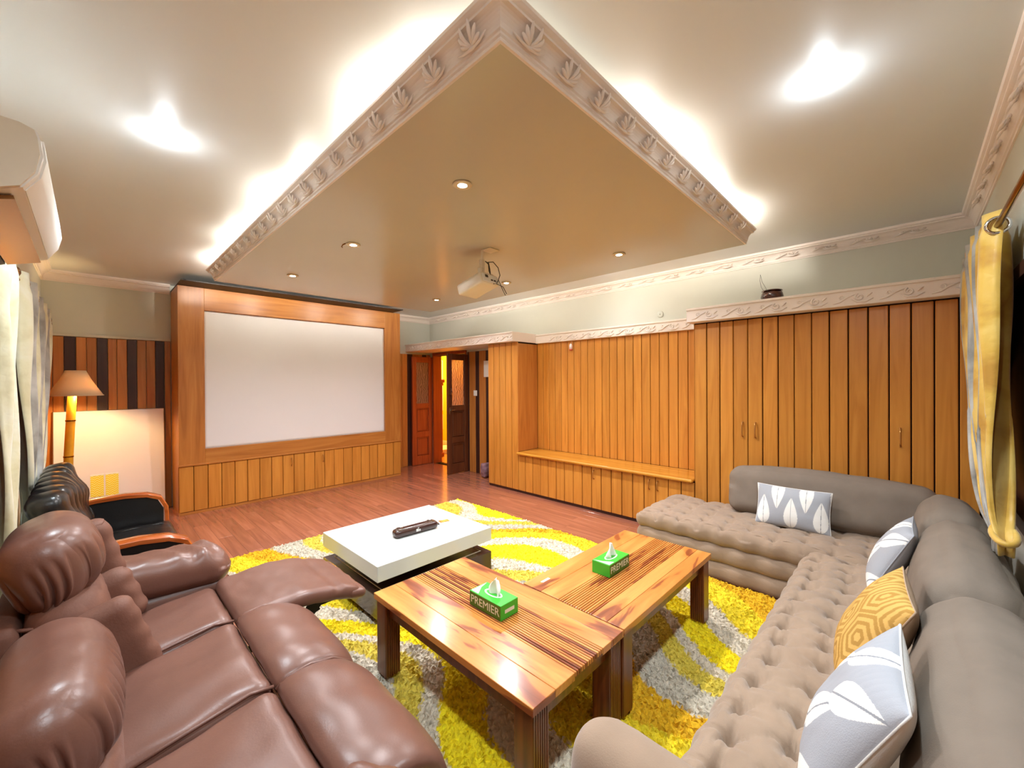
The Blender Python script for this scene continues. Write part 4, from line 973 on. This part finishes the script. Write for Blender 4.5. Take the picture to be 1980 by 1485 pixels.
obj('base', MB().cbox(-0.20, 0.44, 0.96, 2.57, 0.05, 0.27, 0.02), M_LEATHM, rc)
for x in (-0.1, 0.40):
    for yy in (1.12, 2.50): obj('foot', MB().lathe([(0, 0), (0.025, 0), (0.03, 0.05), (0, 0.05)], 12, (x, yy, 0)), M_BLACKM, rc)
# arms: padded rolls
def armfn(sd):
    def f(p, U):
        q = p.copy(); t = U[:, 0]
        top = np.clip(U[:, 2], 0, 1)
        q[:, 2] += top * (0.018 * np.sin(p[:, 0] * 58 + 3 * np.sin(p[:, 1] * 14)) * np.clip(t + 0.35, 0, 1) * 0.55 + 0.006 * snoise(p, 7, sd))
        q[:, 2] += -0.05 * np.clip(t - 0.6, 0, 1) * 1.5 * (U[:, 2] > 0)
        return q
    return f
for (y0_, y1_, sd) in ((2.565, 2.835, 90), (0.63, 0.95, 91)):
    yc = (y0_ + y1_) / 2
    obj('arm_pad', rbox(0.62, y1_ - y0_, 0.20, 0.09, (40, 18, 14), armfn(sd)), M_LEATH, rc, (0.215, yc, 0.555), (0, math.radians(3), 0), smooth=True)
    obj('arm_side', rbox(0.62, y1_ - y0_ - 0.04, 0.46, 0.05, (10, 10, 8)), M_LEATH, rc, (0.19, yc, 0.255), smooth=True)
# backs: head roll with gathered lower edge, and lumbar cushion
def rollfn(sd):
    def f(p, U):
        q = p.copy(); low = np.clip((-p[:, 2] + 0.07) / 0.20, 0, 1)
        q[:, 0] += (0.030 * (np.abs(np.sin(p[:, 1] * 62 + 0.9 * np.sin(p[:, 1] * 31))) ** 0.6 - 0.6) * low * (1.25 - low) * 2.2 - 0.06 * low ** 2.2) * (U[:, 0] > -0.3)
        ef = U[:, 1] < -0.25
        q[:, 1] += ef * (-0.030 * (np.abs(np.sin(p[:, 0] * 75 + 0.9 * np.sin(p[:, 0] * 40))) ** 0.6 - 0.6) * low * (1.3 - low) * 2.2 + 0.05 * low ** 2.2)
        q += 0.004 * snoise(p, 3, sd)[:, None]
        q[:, 0] += 0.03 * (1 - U[:, 1] ** 2) * (U[:, 0] > 0)
        return q
    return f
backs = [(2.12, 2.57, 0.985, -0.115), (1.46, 2.10, 0.730, -0.085), (0.96, 1.46, 0.66, -0.19)]
for i, (y0_, y1_, zt, xo) in enumerate(backs):
    yc = (y0_ + y1_) / 2; w_ = y1_ - y0_ - 0.006
    obj('head_roll', rbox(0.23, w_, 0.33, 0.11, (50, 80, 30), rollfn(100 + i)), M_LEATH, rc, (xo + 0.01, yc, zt - 0.165), (0, math.radians(-22), 0), smooth=True)
    obj('lumbar_cushion', rbox(0.20, w_, 0.36, 0.09, (16, 30, 18), lambda p, U, s=i: p + np.stack([0.02 * (1 - U[:, 1] ** 2) * (U[:, 0] > 0) + 0.005 * snoise(p, 5, 120 + s), 0 * p[:, 0], 0 * p[:, 0]], 1)), M_LEATHM if i == 0 else M_LEATH, rc, (xo + 0.055, yc, zt - 0.43), (0, math.radians(-10), 0), smooth=True)
    obj('back_seam', MB().tube([(xo + 0.105 - 0.03 * (v * 2 - 1) ** 2, y0_ + 0.02 + v * (w_ - 0.04), zt - 0.318 - 0.02 * math.sin(v * PI) * 0 - 0.012 * (v * 2 - 1) ** 2) for v in np.linspace(0, 1, 14)], 0.006, 6), M_LEATH, rc, smooth=True)
    obj('end_seam', MB().tube([(xo - 0.11 + 0.035 + 0.22 * v, y0_ + 0.045 - 0.02 * math.sin(v * PI), zt - 0.315 - 0.03 * v) for v in np.linspace(0, 1, 10)], 0.007, 6), M_LEATH, rc, smooth=True)
    obj('back_shell', rbox(0.08, w_, zt - 0.34, 0.03, (6, 10, 10)), M_LEATHM, rc, (xo - 0.085, yc, (zt - 0.34) / 2 + 0.05), (0, math.radians(-3), 0), smooth=True)
# loose side wings that bunch between the far arm and the backs
def wingfn(sd):
    def f(p, U):
        q = p.copy(); q[:, 0] += (0.0028 * np.sin(p[:, 2] * 75 + 12 * p[:, 1] + 2 * np.sin(p[:, 0] * 20)) + 0.004 * snoise(p, 3.5, sd)) * (np.abs(U[:, 2]) < 0.95)
        q[:, 1] += 0.004 * snoise(p, 4, sd + 1); return q
    return f
obj('side_wing', rbox(0.20, 0.11, 0.30, 0.05, (16, 12, 30), wingfn(140)), M_LEATHM, rc, (-0.015, 2.590, 0.745), (0, math.radians(-14), 0), smooth=True)
obj('side_wing', rbox(0.20, 0.13, 0.26, 0.06, (16, 12, 26), wingfn(143)), M_LEATHM, rc, (0.055, 2.545, 0.545), (0, math.radians(-20), 0), smooth=True)
obj('side_wing', rbox(0.19, 0.10, 0.34, 0.048, (16, 12, 30), wingfn(146)), M_LEATHM, rc, (0.060, 2.125, 0.525), (0, math.radians(-18), 0), smooth=True)

# ================================================================== TAUPE TUFTED SECTIONAL
def tuftfn(hx, hy, sx, sy, dep, seed, zsplit=0.0, side=True):
    def f(p, U):
        q = p.copy(); top = np.clip((p[:, 2] - zsplit) / 0.02, 0, 1) * (U[:, 2] > 0.35)
        x, y = p[:, 0], p[:, 1]
        jx = np.round(x / sx) ; jy = np.round(y / sy)
        row = (np.abs(np.floor(y / sy + 0.5)).astype(int) % 2) * 0.5
        jx = np.round(x / sx - row) + row
        dx, dy = x - jx * sx, y - jy * sy
        wob = 0.012 * np.sin(jx * 5 + jy * 3)
        r2 = (dx - wob) ** 2 + (dy + wob) ** 2
        ang = np.arctan2(dy, dx)
        r = np.sqrt(r2) + 1e-6
        ph = jx * 2.7 + jy * 1.9
        cr = np.cos(ang * 2.5 + ph + 0.6 * np.sin(r * 60)) ** 14 * np.exp(-r / 0.045) * np.clip(r / 0.012, 0, 1)
        d = dep * np.exp(-r2 / 0.018 ** 2) + dep * 0.45 * np.exp(-r2 / 0.048 ** 2) + 0.75 * dep * cr
        d += 0.26 * dep * np.exp(-((dy + 0.01 * np.sin(x * 14)) / 0.010) ** 2) * (0.55 + 0.45 * np.sin(x * 9 + seed + jy))
        q[:, 2] -= top * d
        q[:, 2] += top * 0.006 * snoise(p, 3, seed)
        if side:
            sd = (np.abs(U[:, 1]) > 0.98) | (np.abs(U[:, 0]) > 0.98)
            q[:, 0] += np.sign(U[:, 0]) * (np.abs(U[:, 0]) > 0.9) * 0.007 * (np.cos(y * 2 * PI / sy) - 0.3)
            q[:, 1] += np.sign(U[:, 1]) * (np.abs(U[:, 1]) > 0.9) * 0.004 * (np.cos(x * 2 * PI / sx) - 0.3)
        return q
    return f
def sofa_layers(root, x0, x1, y0, y1, layers, mat):
    for k, (z0, z1, nm, sp, dep) in enumerate(layers):
        b = rbox(x1 - x0, y1 - y0, z1 - z0, (z1 - z0) * 0.42, (int((x1 - x0) / (0.0095 if dep > 0.02 else 0.02)), int((y1 - y0) / (0.0095 if dep > 0.02 else 0.02)), 12),
                 tuftfn((x1 - x0) / 2, (y1 - y0) / 2, sp, sp, dep, 31 + k), (0, 0, 0.012))
        obj(nm, b, mat, root, ((x0 + x1) / 2, (y0 + y1) / 2, (z0 + z1) / 2), smooth=True)
sa = thing('sofa_section', 'taupe tufted sofa section of stacked mattresses along the wardrobe', 'sofa', (0, 0, 0))
AX0, AX1, AY0, AY1 = 3.245, 4.005, -0.325, 1.70
sofa_layers(sa, AX0, AX1, AY0, AY1, [(0.0, 0.145, 'base_cushion', 0.21, 0.010), (0.135, 0.275, 'middle_mattress', 0.21, 0.010), (0.265, 0.405, 'top_mattress', 0.165, 0.032)], M_FABRIC)
sb = thing('sofa_section', 'taupe tufted sofa section with rounded arm under the gold curtain', 'sofa', (0, 0, 0))
sofa_layers(sb, 1.035, 3.215, -0.325, 0.50, [(0.0, 0.215, 'base_cushion', 0.22, 0.012), (0.20, 0.432, 'top_mattress', 0.155, 0.046)], M_FABRIC)
obj('arm', rbox(0.20, 0.98, 0.59, 0.095, (14, 30, 14), lambda p, U: p + 0.003 * snoise(p, 4, 9)[:, None]), M_FABRIC, sb, (0.945, 0.175, 0.295), smooth=True)

def back_cushion(label, size, loc, rot, seed, mat=M_BACKF, sink=0.0):
    t = thing('back_cushion', label, 'cushion', loc); t.rotation_euler = rot
    sx, sy, sz = size
    def f(p, U):
        q = p.copy(); tt = (p[:, 2] / sz + 0.5)
        q += (0.012 * snoise(p, 1.6, seed) + 0.004 * snoise(p, 6, seed + 9))[:, None] * np.array([0.3, 1.0, 0.7])
        q[:, 1] += 0.012 * np.sin(p[:, 2] * 40 + 14 * U[:, 0]) * np.clip(np.abs(U[:, 0]) - 0.6, 0, 1)
        q[:, 2] -= 0.03 * np.abs(U[:, 0]) ** 4 * (U[:, 2] > 0)
        q[:, 1] *= 1.04 - 0.22 * tt
        return q
    b = rbox(sx, sy, sz, min(sy, sz) * 0.40, (int(sx / 0.03), 16, 20), f, (0, 0.03, 0.01)); b.v = [(x, y, z + sz / 2) for x, y, z in b.v]
    c = obj('cover', b, mat, t, smooth=True)
    return t
# along the wardrobe (faces -x): local x runs along world -y
back_cushion('long taupe back cushion standing against the wardrobe boards', (1.28, 0.25, 0.40), (3.862, 0.485, 0.398), (math.radians(-6), 0, -PI / 2), 1)
back_cushion('rounded taupe corner cushion where the two sofa sections meet', (0.62, 0.27, 0.40), (3.34, -0.125, 0.418), (math.radians(-7), 0, PI), 2)
back_cushion('large taupe back cushion behind the gold patterned pillow', (1.00, 0.28, 0.40), (2.52, -0.120, 0.424), (math.radians(-9), 0, PI), 3)
back_cushion('large taupe back cushion next to the rounded sofa arm', (1.00, 0.28, 0.41), (1.505, -0.115, 0.424), (math.radians(-9), 0, PI), 4)

# ------------------------------------------------------------------ throw pillows
WHT, GRY = np.array(hexc('f0f0ec')[:3]), np.array(hexc('a9adb5')[:3])
def leaves(s):
    def f(x, z):          # metres on the pillow face
        c = np.tile(GRY, (len(x), 1))
        per = 0.178 * s
        for k in range(-4, 5):
            for row, flip in ((0, 1), (1, -1)):
                cx = (k + 0.5 * row) * per; L, w = 0.215 * s, 0.043 * s
                cz = -0.035 * s if flip > 0 else 0.080 * s
                t = (z - cz) * flip / L + 0.5
                hw = w * np.sin(PI * np.clip(t, 0, 1) ** 0.62) ** 0.9
                ins = (t > 0) & (t < 1) & (np.abs(x - cx) < hw)
                vein = np.abs(x - cx) < 0.0016 * s
                c[ins & ~vein] = WHT; c[ins & vein] = GRY * 0.75
        return c
    return f
def bigleaves(x, z):
    c = np.tile(GRY, (len(x), 1))
    for cx, cz, a, L, w in ((-0.10, -0.14, 0.5, 0.24, 0.055), (0.03, -0.02, 0.9, 0.22, 0.05), (-0.13, 0.05, 0.75, 0.22, 0.045), (0.13, -0.16, 0.8, 0.24, 0.055), (0.12, 0.10, 0.6, 0.2, 0.045), (-0.02, 0.17, 0.9, 0.18, 0.04)):
        dx, dz = x - cx, z - cz; u = dx * math.cos(a) + dz * math.sin(a); v = -dx * math.sin(a) + dz * math.cos(a)
        t = u / L + 0.5; hw = w * np.sin(PI * np.clip(t, 0, 1) ** 0.62) ** 0.9
        ins = (t > 0) & (t < 1) & (np.abs(v) < hw); vein = np.abs(v) < 0.003
        c[ins & ~vein] = WHT; c[ins & vein] = GRY * 0.75
    return c
G1, G2 = np.array(hexc('d9ae62')[:3]), np.array(hexc('b58a42')[:3])
def hexes(x, z):
    c = np.tile(G1, (len(x), 1)); s = 0.16
    a = math.radians(0); 
    best = np.full(len(x), 9.0)
    for i in range(-3, 4):
        for j in range(-3, 4):
            cx = (i + 0.5 * (j % 2)) * s * 0.9; cz = j * s * 0.95
            dx, dz = np.abs(x - cx), np.abs(z - cz)
            d = np.maximum(dx, dx * 0.5 + dz * 0.62) ; best = np.minimum(best, d)
    k = (best * 95).astype(int) % 2 == 1
    c[k] = G2; return c
def pillow(label, size, loc, rot, colfn, backcol, thick=0.13, seed=0, pinch=0.05):
    t = thing('throw_pillow', label, 'pillow', loc); t.rotation_euler = rot
    w_, h_ = size; n = 190; k = int(n * h_ / w_)
    u, v = np.meshgrid(np.linspace(-1, 1, n + 1), np.linspace(-1, 1, k + 1), indexing='ij'); u = u.ravel(); v = v.ravel()
    th = thick / 2 * (np.clip(1 - np.abs(u) ** 2.4, 0, 1) * np.clip(1 - np.abs(v) ** 2.4, 0, 1)) ** 0.55
    x = w_ / 2 * u * (1 - pinch * (1 - v * v)); z = h_ / 2 * v * (1 - pinch * (1 - u * u)) + h_ / 2
    P = np.stack([x, 0 * x, z], 1); nz = 0.0025 * snoise(P, 7, seed) * (th / thick)
    wr = 0.010 * np.clip(np.abs(v) - 0.55, 0, 1) * np.sin(u * 26 + 3 * v) * (1 - np.abs(u) ** 8)
    for side, nm in ((-1, 'front_cover'), (1, 'back_cover')):
        Q = P.copy(); Q[:, 1] = side * (th + 0.0012 + nz * 2 + np.abs(wr) * (th / thick + 0.1))
        m = MB(); m.v = [tuple(q) for q in Q]; fc = grid_faces(n, k); m.f = fc if side < 0 else [q[::-1] for q in fc]
        me = m.mesh(nm, True, False); add_print(me, colfn(x, z - h_ / 2) if side < 0 else np.tile(backcol, (len(x), 1)))
        link(nm, me, M_PRINTF, t)
    e = [(w_ / 2 * a * (1 - pinch * (1 - b * b)), 0, h_ / 2 * b * (1 - pinch * (1 - a * a)) + h_ / 2) for a, b in
         [(q, -1) for q in np.linspace(-1, 1, 16)] + [(1, q) for q in np.linspace(-1, 1, 14)[1:]] + [(q, 1) for q in np.linspace(1, -1, 16)[1:]] + [(-1, q) for q in np.linspace(1, -1, 14)[1:-1]]]
    m = MB().tube(e, 0.003, 5, True); me = m.mesh('edge_seam', True); add_print(me, np.tile(backcol, (len(me.vertices), 1))); link('edge_seam', me, M_PRINTF, t)
    return t
pillow('grey rectangular pillow with white leaf print leaning on the long wardrobe cushion', (0.47, 0.30), (3.605, 0.632, 0.405), (math.radians(-16), 0, -PI / 2), leaves(1.0), WHT, 0.12, 1)
pillow('grey pillow with white leaf print seen edge-on near the sofa corner', (0.38, 0.37), (2.88, 0.15, 0.436), (math.radians(-26), 0, PI + 0.0), bigleaves, GRY * 0.95, 0.13, 2)
pillow('gold pillow with hexagon maze pattern on the tufted sofa', (0.40, 0.40), (1.93, 0.185, 0.436), (math.radians(-27), 0, PI + 0.08), hexes, np.array(hexc('b49a80')[:3]), 0.15, 3)
pillow('large grey pillow with white leaf print in front of the gold pillow', (0.42, 0.42), (1.37, 0.20, 0.436), (math.radians(-27), 0, PI + 0.05), bigleaves, WHT * 0.9, 0.14, 4)
